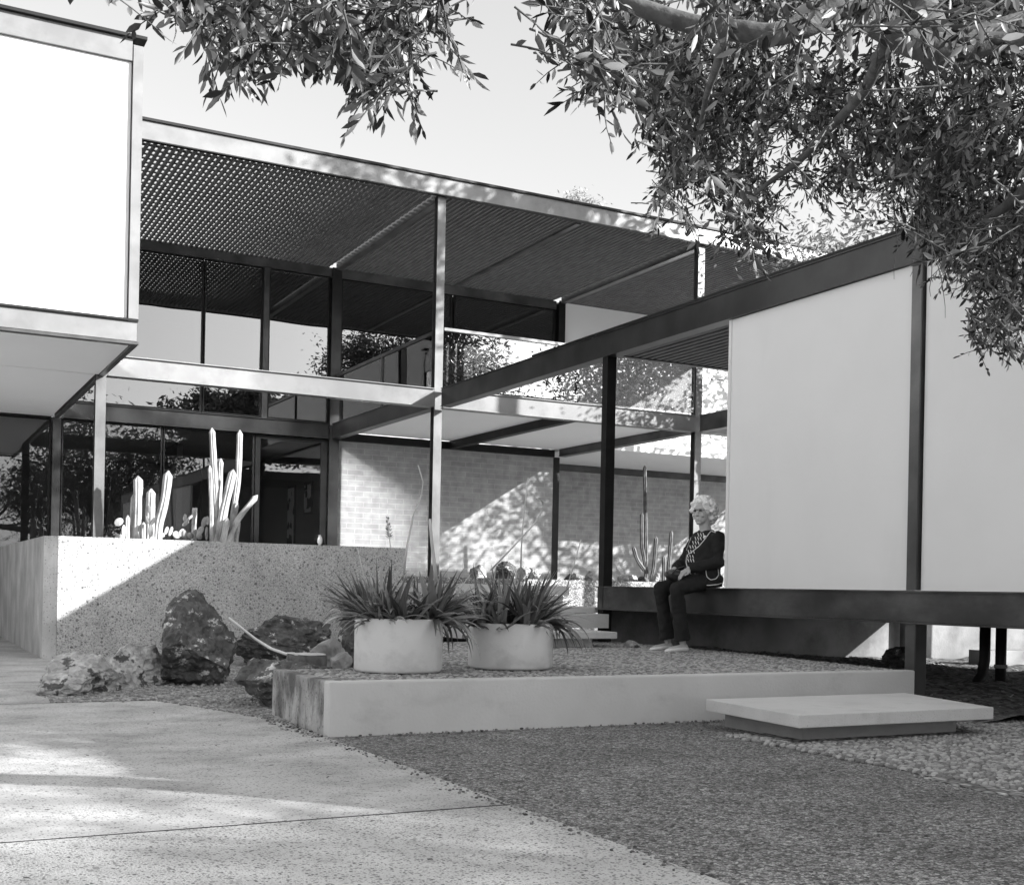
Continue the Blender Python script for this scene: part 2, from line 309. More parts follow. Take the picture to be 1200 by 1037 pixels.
def beamx(x0,x1,y,z0=3.34,z1=3.6,m='light_steel',w=.14,name='beam'):
    b=MB().box(x0,x1,y,y+.012,z0+.012,z1-.012).box(x0,x1,y-.03,y+w,z1-.012,z1).box(x0,x1,y-.03,y+w,z0,z0+.012)
    return b.build(name,m,HS)
beamx(2.36,6.69,F1,m='beam_steel'); beamx(6.82,11.14,F1,m='beam_steel'); beamx(11.27,15.6,F1)
beamx(-6,2.21,G-.1,m='dark_steel'); beamx(2.4,6.66,G-.1,m='mid_steel')
MB().box(6.86,11.13,G-.05,G+.1,3.34,3.47).build('beam','black',HS)
MB().box(11.28,18,21.7,21.9,3.34,3.6).build('beam','dark_steel',HS)
# floor-level steel running front to back between overhang and house
def beamy(x,y0,y1,z0,z1,m,parent,t=.012,w=.14,fl=.0):
    return MB().box(x,x+t,y0,y1,z0+.012,z1-.012).box(x-.012,x+w,y0,y1,z1-.012,z1).box(x-.012,x+w,y0,y1,z0,z0+.012).build('beam',m,parent)
beamy(XW-.06,15.33,19.5,3.34,3.6,'mid_steel',HS); beamy(11.17,15.33,19.5,3.34,3.6,'dark_steel',HS)
MB().box(8.93,9.05,15.3,19.58,3.34,3.47).build('beam','black',HS)
# balcony slab and soffit
MB().box(6.85,11.14,15.35,19.55,3.472,3.585).build('balcony_slab','soffit',HS)
MB().box(11.3,18,18.9,21.68,3.472,3.585).build('ceiling','soffit',HS)
# balustrade
MB().box(6.83,11.13,F1+.03,F1+.042,3.63,4.42).build('balustrade_glass','glass_rail',HS)
MB().box(6.83,11.13,F1,F1+.06,4.42,4.46).build('handrail','light_steel',HS)
MB().box(XW+.02,XW+.03,15.35,19.4,3.63,4.40).build('balustrade_glass','glass_rail',HS)
MB().box(XW,XW+.05,15.33,19.5,4.40,4.45).build('handrail','dark_steel',HS)
for y in (17.4,): MB().box(XW,XW+.04,y,y+.05,3.6,4.4).build('baluster','dark_steel',HS)
for x in (9.0,): MB().box(x,x+.045,F1+.05,F1+.09,3.6,4.42).build('baluster','mid_steel',HS)
# roof overhang: long slats running front to back with cross laths above
for (x0,x1) in ((-5,2.2),(2.36,6.7),(6.84,11.12),(11.28,15.6)):
    mb=MB(); n=int((x1-x0)/.082)
    for i in range(n): 
        x=x0+.02+(x1-x0-.04)*i/n; mb.box(x,x+.030,F1+.06,G+.6,6.28,6.328)
    mb.build('slat_soffit','slat',HS)
    mb=MB()
    for j in range(29): 
        y=F1+.1+j*.165; mb.box(x0,x1,y,y+.07,6.331,6.343)
    mb.build('cross_laths','slat',HS)
for x in (2.28,6.77,11.2,15.65): MB().box(x-.05,x+.05,F1+.125,G-.15,6.22,6.40).build('rafter','dark_steel',HS)
MB().box(8.95,9.03,F1+.06,G-.15,6.25,6.275).build('rafter','dark_steel',HS)
# fascia with dark roof edge
MB().box(2.3,15.7,F1-.06,F1-.03,6.275,6.50).build('fascia','light_steel',HS)
MB().box(2.3,15.75,F1-.09,F1+.05,6.503,6.535).build('roof_edge','black',HS)
MB().box(2.3,15.7,F1-.075,F1,6.258,6.272).build('roof_edge','black',HS)
MB().box(15.67,15.7,F1,26,6.275,6.5).build('fascia','light_steel',HS)
MB().box(-6,15.6,G+.7,26,6.42,6.5).build('roof','concrete_mid',HS)
# upper window wall
MB().box(-2,11.1,G-.06,G+.06,6.12,6.27).build('window_head','dark_steel',HS)
def pane(x0,x1,y,z0,z1,m='glass_up',fr=.02,fm='black'):
    w=MB().box(x0,x0+fr,y-.03,y+.03,z0,z1).box(x1-fr,x1,y-.03,y+.03,z0,z1).box(x0+fr,x1-fr,y-.03,y+.03,z0,z0+fr).box(x0+fr,x1-fr,y-.03,y+.03,z1-fr,z1).build('window',fm,HS)
    MB().box(x0+fr,x1-fr,y-.004,y+.004,z0+fr,z1-fr).build('pane',m,w)
pane(2.4,4.51,G,3.62,6.12); pane(4.53,5.50,G,3.62,6.12); pane(5.60,6.66,G,3.62,6.12); pane(6.86,8.96,G,3.62,6.12,fr=.03); pane(9.0,11.1,G,3.62,6.12,fr=.03)
MB().box(5.505,5.595,G-.05,G+.05,3.61,6.12).build('mullion','dark_steel',HS)
MB().box(6.64,6.66,G-.06,G-.03,4.1,4.3).build('door_handle','light_steel',HS)
MB().box(11.28,16.5,G-.02,G+.08,3.6,6.27).build('wall','white_panel',HS)
# lower window wall
for (x0,x1) in ((-5,-2.2),(-2.2,0.1),(.1,2.22)): pane(x0,x1,G,.92,3.33,'glass_low',.025)
for (x0,x1) in ((2.38,3.9),(3.92,5.4)): pane(x0,x1,G,.92,3.33,'glass_low',.02)
d=MB().box(5.42,5.5,G-.03,G+.03,.92,3.33).box(6.56,6.66,G-.03,G+.03,.92,3.33).box(5.5,6.56,G-.03,G+.03,3.27,3.33).box(5.5,6.56,G-.03,G+.03,.92,1.0).build('door','black',HS)
MB().box(5.5,6.56,G-.004,G+.004,1.0,3.27).build('pane','glass_low',d); 
h=MB().ell((6.55,G-.07,1.6),(.05,.03,.08)).box(6.53,6.57,G-.05,G-.03,1.5,1.7).build('handle','light_steel',d)
# interior: floors, back walls, partitions
MB().box(-6,6.8,G+.1,26,.8,.9).build('floor','floor_in',HS)
MB().box(-6,11.2,G+.1,26,3.36,3.6).build('ceiling','soffit',HS)
MB().box(-6,11.2,G+.8,26,6.3,6.35).build('ceiling','interior_light',HS)
MB().box(-6,11.2,25.9,26.1,.8,6.3).build('interior_wall','interior',HS)
MB().box(-6.1,-6,G,26,.3,6.3).build('interior_wall','interior',HS); MB().box(11.13,11.22,G+.14,26,.3,6.27).build('interior_wall','interior',HS)
MB().box(6.76,6.86,G+.12,26,.9,3.35).build('interior_wall','interior_light',HS)
MB().box(3.6,5.0,23,23.1,.9,3.0).build('partition','interior_light',HS)
MB().box(4.6,4.7,21.8,22.9,.9,3.35).build('partition','interior',HS)
MB().box(5.6,6.75,24.2,24.3,.9,3.35).build('partition','interior_light',HS)
for (y,z0,z1) in ((20.6,2.1,2.7),(21.6,1.5,2.7)):
    p=tag(MB().box(6.72,6.75,y,y+.45,z0,z1).build('picture','frame_pic'),'small dark framed print nearest the door handle' if y<21 else 'tall dark framed print further inside the glass door','picture')
    MB().box(6.712,6.719,y+.04,y+.41,z0+.05,z1-.05).build('print','pic',p)
p=tag(MB().box(5.75,6.2,24.15,24.19,1.6,2.7).build('picture','frame_pic'),'narrow framed print on the deep back wall seen through the glass door','picture'); MB().box(5.79,6.16,24.14,24.148,1.66,2.64).build('print','pic',p)
# brick walls
MB().box(6.87,11.13,G,G+.1,.6,3.335).build('brick_wall','brick',HS)
MB().box(11.26,18,21.72,21.88,.6,3.335).build('brick_wall','brick',HS)
# projecting upper room on the left
YB=12.98
MB().box(-9,2.19,YB+.0,YB+.08,3.59,6.27).build('front_panel','white_panel',HS)
MB().box(2.2,2.3,YB-.05,YB+.1,3.56,6.44).build('corner_post','light_steel',HS)
MB().box(-9,2.19,YB-.04,YB+.04,6.275,6.50).build('fascia','light_steel',HS)
MB().box(-9,2.33,YB-.09,YB+.1,6.503,6.535).build('roof_edge','black',HS)
MB().box(-9,2.3,YB-.06,YB+.05,3.565,3.588).build('shadow_gap','black',HS)
MB().box(-9,2.29,YB-.03,YB+.05,3.36,3.562).build('fascia','light_steel',HS)
MB().box(-9,2.31,YB-.045,YB+.06,3.325,3.352).build('edge_angle','dark_steel',HS)
MB().box(2.25,2.31,YB+.065,G-.15,3.325,3.56).build('edge_angle','dark_steel',HS)
MB().box(-9,2.245,YB+.065,F1-.01,3.345,3.42).build('soffit','soffit',HS)
MB().box(-9,2.21,F1+.015,G-.16,3.345,3.42).build('soffit','soffit',HS)
MB().box(-9,2.24,YB+.1,26,6.40,6.5).build('roof','concrete_mid',HS)
MB().box(-9,2.24,YB+.1,G-.1,3.45,3.56).build('floor_deck','concrete_mid',HS)
MB().box(2.24,2.27,YB+.11,G-.12,3.62,5.95).build('side_window','glass_side',HS)
MB().box(2.22,2.29,YB+.11,G-.12,5.96,6.38).build('side_panel','light_steel',HS)
MB().box(-9,2.2,G-.3,G-.2,3.6,6.3).build('interior_wall','interior',HS)
# ------------------------------------------------------------------ wing on the right
WG=thing('raised_wing','raised single-storey wing with pale blank panels between dark steel beams at right','building wing',(XW,6.45,0))
YE=-1.0
beamy(XW,YE,15.12,3.34,3.6,'mid_steel',WG); beamy(11.17,YE,15.12,3.34,3.6,'dark_steel',WG)
MB().box(XW-.012,XW+.1,YE,12.5,3.603,3.625).build('roof_edge','black',WG)
MB().box(XW+.15,11.16,10.88,10.95,3.37,3.58).build('beam','dark_steel',WG)
mb=MB(); n=int(4.2/.098)
for i in range(n):
    x=XW+.16+i*.098; mb.box(x,x+.058,YE,10.87,3.38,3.44)
mb.build('slat_soffit','slat',WG)
MB().box(XW+.15,11.16,YE,10.87,3.50,3.57).build('roof','black',WG)
def wpost(y,z0,z1,m='mid_steel',x=XW+.055,w=.11):
    p=MB().box(x-.05,x-.03,y-.04,y+.055,z0,z1).box(x-.03,x+.05,y+.0,y+.015,z0,z1).build('post','black' if m=='black' else 'dark_steel',WG)
    MB().box(x-.055,x+.055,y-.055,y-.043,z0,z1).build('flange',m,p)
wpost(10.87,.3,3.34,'black'); wpost(6.505,-.05,.645); wpost(6.505,.895,3.34); wpost(2.05,.9,3.34); wpost(2.05,-.05,.645); wpost(-.95,-.05,3.34)
for y in (6.45,2.05,-.95,10.87): 
    MB().box(11.18,11.28,y-.05,y+.05,-.1,3.34).build('post','dark_steel',WG)
MB().box(XW+.03,XW+.075,6.57,8.77,.8945,3.335).build('wall_panel','panel_grey',WG)
MB().box(XW+.03,XW+.075,2.12,6.44,.8945,3.335).build('wall_panel','panel_grey',WG)
MB().box(XW+.03,XW+.075,YE+.1,1.98,.8945,3.335).build('wall_panel','panel_grey',WG)
MB().box(XW+.02,XW+.029,8.74,8.775,.905,3.335).build('panel_trim','white_panel',WG)
# floor-edge channel that serves as seat
MB().box(XW,XW+.012,YE,10.93,.662,.880).box(XW-.03,XW+.15,YE,10.93,.880,.893).box(XW-.03,XW+.15,YE,10.93,.645,.660).build('edge_channel','seat_steel',WG)
MB().box(XW+.16,11.3,YE,10.93,.70,.89).build('floor_deck','concrete_mid',WG)
MB().box(XW+.2,11.1,8.79,8.84,.9,3.33).build('end_wall','interior',WG)  # unseen wall, run full width in dark tone to block bright door reflections
# concrete underpinning wall
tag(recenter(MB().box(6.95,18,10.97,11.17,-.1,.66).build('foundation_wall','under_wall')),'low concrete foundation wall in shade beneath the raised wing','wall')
tag(recenter(MB().box(10.9,19,9.35,9.6,-.1,.26).build('low_curb','concrete_mid')),'low dark curb wall beyond the pipes under the wing','curb')
# drain pipes under the wing
px=thing('drain_pipes','pair of dark drain pipes dropping from the wing floor to the soil','pipe',(8.2,7.0,.1))
MB().tube([(8.33,7.0,-.05),(8.33,7.0,.645)],.045,12).build('pipe','black',px)
MB().tube([(8.16,7.02,.645),(8.16,7.02,.33),(8.13,7.02,.2),(8.04,7.02,.1),(7.93,7.02,.06)],.045,12).build('pipe','black',px)
MB().tube([(8.33,7.0,.26),(8.33,7.0,.29)],.055,12).build('collar','concrete_mid',px)
# ------------------------------------------------------------------ planter wall
PL=thing('planter','long raised planter with speckled aggregate front and streaked side wall','planter',(3.6,13.8,0))
PX=1.505; PY=13.6; PT=1.318; ch=.13
MB().prism([(PX+ch,PY),(5.655,PY),(5.655,PY+.28),(PX+.42,PY+.28),(PX+ch+.02,PY+.1)],-.1,PT).build('front_wall','planter',PL)
MB().prism([(PX,PY+ch),(PX+ch-.003,PY+.002),(PX+ch+.015,PY+.1),(PX+.4,PY+.3),(PX+.4,26),(PX,26)],-.1,PT).build('side_wall','planter_side',PL)
MB().box(5.655-.25,5.655,PY+.283,19.5,-.1,PT).build('end_wall','planter',PL)
MB().box(PX+.43,5.39,PY+.283,19.5,.5,1.24).build('soil','gravel',PL)
def onp(px,py,y): return hit(px,py,y=y)
RC=random.Random(11)
def cactus(name,label,base,stems,group=None,m='cactus',ribs=8,pads=()):
    T=thing(name,label,'cactus',base,group)
    for st in stems:
        pts=[V(p) for p in st[0]]; r=st[1]
        # resample
        P=[];Rr=[]
        n=max(10,int(sum((pts[i+1]-pts[i]).length for i in range(len(pts)-1))/.05))
        L=[0]
        for i in range(len(pts)-1): L.append(L[-1]+(pts[i+1]-pts[i]).length)
        for k in range(n+1):
            s=L[-1]*k/n; i=max(j for j in range(len(L)-1) if L[j]<=s+1e-9); t=(s-L[i])/max(1e-6,L[i+1]-L[i]); 
            P.append(pts[i].lerp(pts[i+1],min(1,t))); rr=r*(1+.05*math.sin(k*.9+RC.random()*.5))
            e=L[-1]-s
            if e<r: rr*=math.sqrt(max(.02,1-((r-e)/r)**2))
            Rr.append(rr)
        # smooth the path
        for _ in range(3): P=[P[0]]+[(P[i-1]+P[i]*2+P[i+1])/4 for i in range(1,len(P)-1)]+[P[-1]]
        MB().tube(P,Rr,32,True,True,ribs,.2).build('stem',m,T)
    for (c,rx,rz,ang) in pads:
        MB().ell(c,(rx,rx*.28,rz),Matrix.Rotation(ang,3,'Y')@Matrix.Rotation(RC.uniform(-.6,.6),3,'Z'),14,10).build('pad',m,T)
    return T
def z8(x,y): return (120+x/6,480+y/6)
def st(pl,rpx,y): 
    P=[onp(*z8(*p),y=y) for p in pl]; P[0].z=min(P[0].z,1.2); d=P[0].y*.886+P[0].x*.464; return (P,rpx/6*d/F_PX)
yA=14.15
b=onp(175,628,yA)
cactus('columnar_cactus','thick pale columnar cactus standing furthest left above the planter wall',(onp(162,629,yA).x,yA,1.24),[
 st([(240,930),(248,700),(252,560),(250,465)],27,yA),st([(205,920),(215,760),(222,590)],18,yA+.07),st([(288,925),(290,790)],15,yA-.05),st([(175,920),(178,740)],14,yA-.03)],'pale cacti in the planter')
cactus('columnar_cactus','pale cactus in the planter with a curved longer arm beside a short upright one',(b.x,yA,1.24),[
 st([(335,925),(335,760),(343,555)],27,yA-.04),st([(385,920),(395,800),(440,640),(465,430)],27,yA),st([(405,880),(385,710)],16,yA+.05)],'pale cacti in the planter')
yB_=14.0
cactus('columnar_cactus','tallest pale cactus cluster with leaning stems at the shadow edge of the planter wall',(onp(256,632,yB_).x,yB_,1.24),[
 st([(800,930),(800,640),(785,400),(770,128)],19,yB_),st([(900,930),(925,700),(957,470),(967,143)],18,yB_+.08),
 st([(790,925),(820,640),(833,342)],17,yB_+.12),st([(770,930),(765,640),(755,390)],13,yB_-.06),st([(800,935),(860,680),(922,420)],26,yB_-.08),
 st([(850,935),(950,770),(1092,600)],17,yB_-.14),st([(895,930),(915,800),(950,648)],15,yB_+.02),st([(930,930),(955,770)],16,yB_+.1),st([(835,930),(880,760)],20,yB_-.18)],'pale cacti in the planter')
cactus('small_cactus','thin single-stem cactus between the prickly pear pads in the planter',(onp(228,628,14.3).x,14.3,1.24),[st([(650,900),(650,700)],12,14.3)])
def pads(lst,y): return [(onp(*z8(a,b_),y=y),rr/6*13.7/F_PX,rz/6*13.7/F_PX,ang) for a,b_,rr,rz,ang in lst]
cactus('prickly_pear','small prickly pear with flat pads at the far left of the planter',(onp(*z8(130,900),y=14.1).x,14.1,1.24),[],None,pads=pads([(115,790,28,34,.9),(150,850,18,40,0),(140,890,20,35,.2)],14.1))
cactus('prickly_pear','prickly pear with diamond pads in front of the curved cactus',(onp(*z8(345,900),y=13.95).x,13.95,1.24),[],None,pads=pads([(328,700,12,28,0),(318,775,14,30,-.4),(355,785,16,32,.5),(340,850,22,45,0)],13.95),m='cactus_dark')
cactus('prickly_pear','low spreading prickly pear between the two tall cactus groups',(onp(*z8(560,900),y=14.2).x,14.2,1.24),[],None,pads=pads([(410,880,30,22,.3),(450,850,14,30,.3),(480,855,14,36,.3),(520,880,32,26,.5),(560,865,26,34,.7),(585,800,17,30,.8),(580,760,16,28,.1),(615,760,10,36,.8),(580,880,40,22,1.2),(620,885,34,24,.2),(660,870,24,32,-.3)],14.2))
cactus('prickly_pear','prickly pear with upright pads touching the tallest cactus cluster',(onp(*z8(705,900),y=14.1).x,14.1,1.24),[],None,pads=pads([(690,850,22,36,.5),(715,790,22,38,.3),(738,780,14,32,0),(733,870,16,50,0),(680,890,30,22,.8)],14.1))
# cacti in front of the brick
def c2(pl,rpx,y): 
    P=[onp(*p,y=y) for p in pl]; d=P[0].y*.886+P[0].x*.464; return (P,rpx*d/F_PX)
cactus('organ_cactus','tall thin dark cactus with arms in front of the brick wall behind the black post',(onp(757,684,17.2).x,17.2,.98),[
 c2([(757,690),(757,640),(755.5,545)],1.9,17.2),c2([(755,668),(746,655),(742,640)],2.0,17.1),c2([(758,672),(752,640),(752,600)],1.9,17.1),c2([(760,690),(766,668),(769,628)],1.9,17.0)],m='cactus_dark',ribs=6)
cactus('organ_cactus','pair of short dark cactus stems just left of the seated woman',(onp(781,684,17.0).x,17.0,.98),[
 c2([(778,690),(778,650)],1.9,17.0),c2([(782,690),(784,660),(787,621)],1.9,17.1),c2([(790,690),(793,668)],2.4,17.0)],m='cactus_dark',ribs=6)
# ------------------------------------------------------------------ rocks
def rock(label,c,dim,seed,m='rock',name='boulder',group=None,sub=4,cuts=9,rough=.16,cat='boulder',rz=0,taper=.0):
    bm=bmesh.new(); sub+=1; bmesh.ops.create_icosphere(bm,subdivisions=sub,radius=1)
    rr=random.Random(seed); planes=[(V((rr.gauss(0,1),rr.gauss(0,1),rr.gauss(0,.8))).normalized(),rr.uniform(.5,.85)) for _ in range(cuts+6)]
    off=V((seed*3.1,seed*1.7,0))
    for v in bm.verts:
        p=v.co.copy(); n0=v.co.normalized()
        for _ in range(2):
            for n_,d_ in planes:
                k=p.dot(n_)-d_
                if k>0: p-=n_*k*.97
        rid=1-abs(noise.noise(p*2.3+off)); rid2=1-abs(noise.noise(p*5.5+off*2))
        st=noise.noise(V((p.x*1.2,p.y*1.2,p.z*7))+off)
        p+=n0*(rough*.55*(rid*rid-.6)+rough*.28*(rid2*rid2-.6)+rough*.25*st+.035*noise.fractal(p*9+off,1,2,4))
        tp=1-taper*max(-.6,p.z+.1); v.co=Matrix.Rotation(rz,3,'Z')@V((p.x*dim[0]*1.2*tp,p.y*dim[1]*1.2*tp,p.z*dim[2]*1.25))
    zmin=min(v.co.z for v in bm.verts); zb=zmin*.72
    for v in bm.verts: v.co.z=max(v.co.z,zb)-zb
    me=bpy.data.meshes.new(name)
    bm.to_mesh(me); bm.free()
    me.polygons.foreach_set('use_smooth',[False]*len(me.polygons)); 
    me.materials.append(M[m]); o=bpy.data.objects.new(name,me); COL.objects.link(o); o.location=c
    return tag(o,label,cat,group)
def at(px,py,z=0.): return hit(px,py,z=z)
c=at(102,815); rock('low pale mottled boulder nearest the concrete path at left',(c.x,c.y+.28,-.03),(.33,.28,.18),5,'rock_light',rough=.2,taper=.4)
c=at(158,806); rock('striped pale boulder between the low one and the big dark boulder',(c.x+.02,c.y+.25,-.03),(.30,.3,.24),9,'rock_light',rough=.2,taper=.3)
c=at(240,806); rock('largest dark pyramid-shaped boulder in front of the speckled planter wall',(c.x,c.y+.36,-.04),(.43,.38,.385),12,'rock',rough=.13,sub=5,taper=.30)
c=at(340,784); rock('wide dark boulder with pale patches behind the sawn stump',(c.x+.1,c.y+.5,-.03),(.58,.4,.27),23,'rock',sub=5,rough=.15)
c=at(312,829); rock('dark boulder with a pale top wedged against the stained end of the platform',(2.54,8.12,-.03),(.33,.36,.235),31,'rock')
c=at(405,782); rock('dark rounded boulder half hidden behind the left pot',(c.x+.12,c.y+.1,.0),(.22,.24,.27),44,'rock')
for k,(px_,py_,s,lab) in enumerate([(390,782,.16,'smooth grey stone left of the left pot'),(402,786,.11,'small grey stone touching the left pot'),(372,786,.10,'small flat stone below the stump')]):
    c=at(px_,py_,.06); rock(lab,(c.x,c.y+.1,0.0),(s,s*.8,s*1.1),60+k,'rock_mid','stone',None,3,4,.1,'stone')
rock('dark rounded boulder on the soil bank beneath the wing',(8.55,8.3,.19),(.19,.18,.115),71,'rock')
# rocks on the raised bed in front of the brick
RB=random.Random(5)
spec=[(560,676,16,12,'rock_mid','pale angular stone seen between the two clumps of leaves'),(590,672,26,14,'rock','dark mounded stone above the right pot'),(625,676,20,12,'rock_light','light stone right of the centre post foot'),
 (668,686,9,5,'rock','dark stone at the foot of the slim black post'),(677,686,8,7,'rock_light','light slanted stone left of the black wing post'),(690,686,8,9,'rock_light','pointed white stone touching the black wing post'),
 (714,687,7,6,'rock_light','white stone right of the black wing post'),(729,687,7,6,'rock_light','small white stone in the row below the brick'),(740,687,10,8,'rock_light','rounded banded stone in the row below the brick'),
 (753,687,8,5,'rock','dark flat stone below the tall thin cactus'),(767,687,9,8,'rock_light','pale stone beside the short dark cactus stems'),(612,676,14,12,'rock_light','whitish stone behind the right pot leaves')]
for k,(px_,py_,w_,h_,m_,lab) in enumerate(spec):
    y=16.2+RB.uniform(-.4,.5) if px_>640 else 15.9+RB.uniform(-.3,.3)
    c=onp(px_,py_,y); d=c.y*.886+c.x*.464; rock(lab,(c.x,y,.97),(w_*d/F_PX*.55,.14,h_*d/F_PX*.62+.02),80+k,m_,'stone',None,4,6,.15,'stone')
# stump and hose
T=thing('log_end','sawn log end with pale cut top lying beside the dark boulders','log',(0,0,0))
q=hit(357,767,y=8.85); sx,sy=q.x,q.y; zt=q.z; T.location=(sx,sy,0)
MB().tube([(sx,sy,-.02),(sx,sy,zt*.4),(sx+.01,sy,zt*.75),(sx+.015,sy,zt)],[.185,.165,.155,.15],28,True,True,7,.05).build('bark','bark',T)
MB().tube([(sx+.015,sy,zt+.001),(sx+.015,sy,zt+.008)],[.147,.144],24,False).build('cut_face','wood_end',T)
P=[hit(268,724,y=9.95),hit(282,735,y=9.9),hit(300,749,y=9.9),hit(318,760,y=9.3),hit(335,766,y=8.95),hit(345,766,y=8.82)]
tag(recenter(MB().tube(P,.012,8).build('hose','hose')),'thin white hose from the big boulder to the sawn log','hose')
# ------------------------------------------------------------------ platform
PF=thing('platform','low light concrete platform with pebble top carrying the two round pots','platform',(4.5,6.5,0))
PXL,PXR,PQ,PH=2.221,6.737,6.422,.305
MB().box(PXL+.0,PXR,PQ,PQ+.10,-.1,PH).build('rim','concrete_light',PF,bevel=.012)
MB().box(PXL+.004,PXL+.094,PQ+.103,7.55,-.1,PH-.004).build('stained_end','concrete_stain',PF,bevel=.008)
mb=MB().prism([(PXL+.097,PQ+.103),(PXR-.02,PQ+.103),(7.0,8.8),(7.0,10.95),(4.95,10.95),(3.42,7.55),(PXL+.097,7.55)],-.08,PH-.012)
mb.build('pebble_top','cobble',PF)
def pebbles(name,x0,x1,y0,y1,z,inside,sx,sy,m,parent=None,seed=1):
    mb=MB(); rr=random.Random(seed); j=0; y=y0
    while y<y1:
        x=x0+rr.uniform(0,sx); j+=1
        while x<x1:
            if inside(x,y):
                a=(.6 if j%2 else -.6)+rr.gauss(0,.25); l=rr.uniform(.42,.58)*sx; w=rr.uniform(.36,.5)*sy
                mb.ell((x+rr.gauss(0,.003),y+rr.gauss(0,.003),z),(l,w,rr.uniform(.009,.014)),Matrix.Rotation(a,3,'Z'),7,4)
            x+=sx*rr.uniform(.9,1.1)
        y+=sy*.92
    return mb.build(name,m,parent)
peb_m=leafmat('river_pebble',.14,.48,.6,0.0,1.1)
tag(pebbles('pebbles',PXL+.13,6.98,PQ+.13,10.9,PH-.013,lambda x,y:(y<7.5 or x>3.45+(y-7.55)*.45) and x<6.72+.28*min(1,(y-6.5)/2.3),.046,.034,peb_m,PF,5),kind='stuff')
pbs=pebbles('set_pebbles',4.3,7.6,2.85,5.72,.0,lambda x,y:x>4.42+.14*(5-y)**2*.15 and not(4.6<x<6.2 and y>5.25) and abs(y-4.1)>.02,.042,.031,peb_m,None,6)
tag(pbs,'rows of small set pebbles in the strip beside the front step','pebbles',kind='stuff')
# front step slab
SS=thing('step_slab','wide floating concrete step in front of the platform at right','step',(5.3,5.7,0))
MB().prism([(4.55,5.18),(6.11,5.18),(6.36,6.15),(4.63,6.15)],.098,.172).build('slab','slab',SS,bevel=.006)
MB().prism([(4.77,5.40),(6.03,5.40),(6.22,6.05),(4.77,6.13)],-.02,.096).build('base','concrete_mid',SS)
# stairs to floor level behind the pots
ST=thing('entry_stairs','pale stone stairs rising from the platform toward the brick courtyard','stairs',(5.6,11,.3))
MB().box(5.0,6.27,9.75,10.6,.385,.45).build('tread','slab',ST,bevel=.006); MB().box(5.1,6.08,9.9,10.5,.29,.383).build('riser','concrete_light',ST)
MB().box(5.3,6.72,10.62,11.5,.455,.60).build('riser','concrete_light',ST); MB().box(5.2,6.95,10.95,11.6,.605,.665).build('tread','slab',ST,bevel=.006)
MB().box(5.5,6.74,11.62,12.5,.3,.78).build('riser','concrete_light',ST); MB().box(5.4,6.78,11.55,13.85,.785,.89).build('tread','slab',ST,bevel=.006)
rock('small pale stone at the right end of the lowest stair tread',(6.42,9.72,.29),(.07,.06,.045),55,'rock_light','stone',None,3,3,.1,'stone')
# ------------------------------------------------------------------ pots and plants
def pot(c,r,h,label):
    T=thing('round_pot',label,'pot',(c[0],c[1],.293),'round cast stone pots'); z=.293
    seg=64; prof=[(0,.012),(r-.012,.012),(r-.006,.02),(r,.03),(r,h-.012),(r-.006,h),(r-.03,h),(r-.036,h-.01),(r-.036,h-.09),(0,h-.09)]
    vs=[];fs=[]
    for (a,b_) in prof:
        for k in range(seg):
            w=2*math.pi*k/seg; vs.append((c[0]+max(a,.001)*math.cos(w),c[1]+max(a,.001)*math.sin(w),z+b_))
    for i in range(len(prof)-1):
        for k in range(seg): fs.append((i*seg+k,i*seg+(k+1)%seg,(i+1)*seg+(k+1)%seg,(i+1)*seg+k))
    MB().add(vs,fs,True).build('bowl','pot',T)
    seg=32; MB().tube([(c[0],c[1],z-.003),(c[0],c[1],z+.012)],[r-.03,r-.03],40,False).build('foot','black',T)
    MB().tube([(c[0],c[1],z+h-.088),(c[0],c[1],z+h-.05)],[r-.04,r-.04],32,False).build('soil','soil',T)
pc1=(2.945,7.18); pc2=(3.83,7.31)
pot(pc1,.285,.352,'left round pale pot on the platform beside the boulders'); pot(pc2,.292,.32,'right round pale pot with a chip at its foot')
def blade(mb,base,az,el,L,w,droop,rnd):
    d=V((math.cos(az)*math.cos(el),math.sin(az)*math.cos(el),math.sin(el))); p=V(base); n=9; side0=V((-math.sin(az),math.cos(az),0)); vs=[];fs=[]
    for i in range(n+1):
        t=i/n; ww=w*(1-t**1.7)*(.75+.25*min(1,t*5))+.0006; side=side0; nrm=side.cross(d).normalized()
        vs+=[p-side*ww+nrm*ww*.45,p-side*ww*.1-nrm*ww*.2,p+side*ww*.1-nrm*ww*.2,p+side*ww+nrm*ww*.45]
        p=p+d*(L/n); d=(d+V((0,0,-droop/n*(.3+1.6*t)))+V((rnd.gauss(0,.03),rnd.gauss(0,.03),0))).normalized()
    for i in range(n):
        for k in range(3): fs.append((i*4+k,i*4+k+1,(i+1)*4+k+1,(i+1)*4+k))
    mb.add(vs,fs,True)
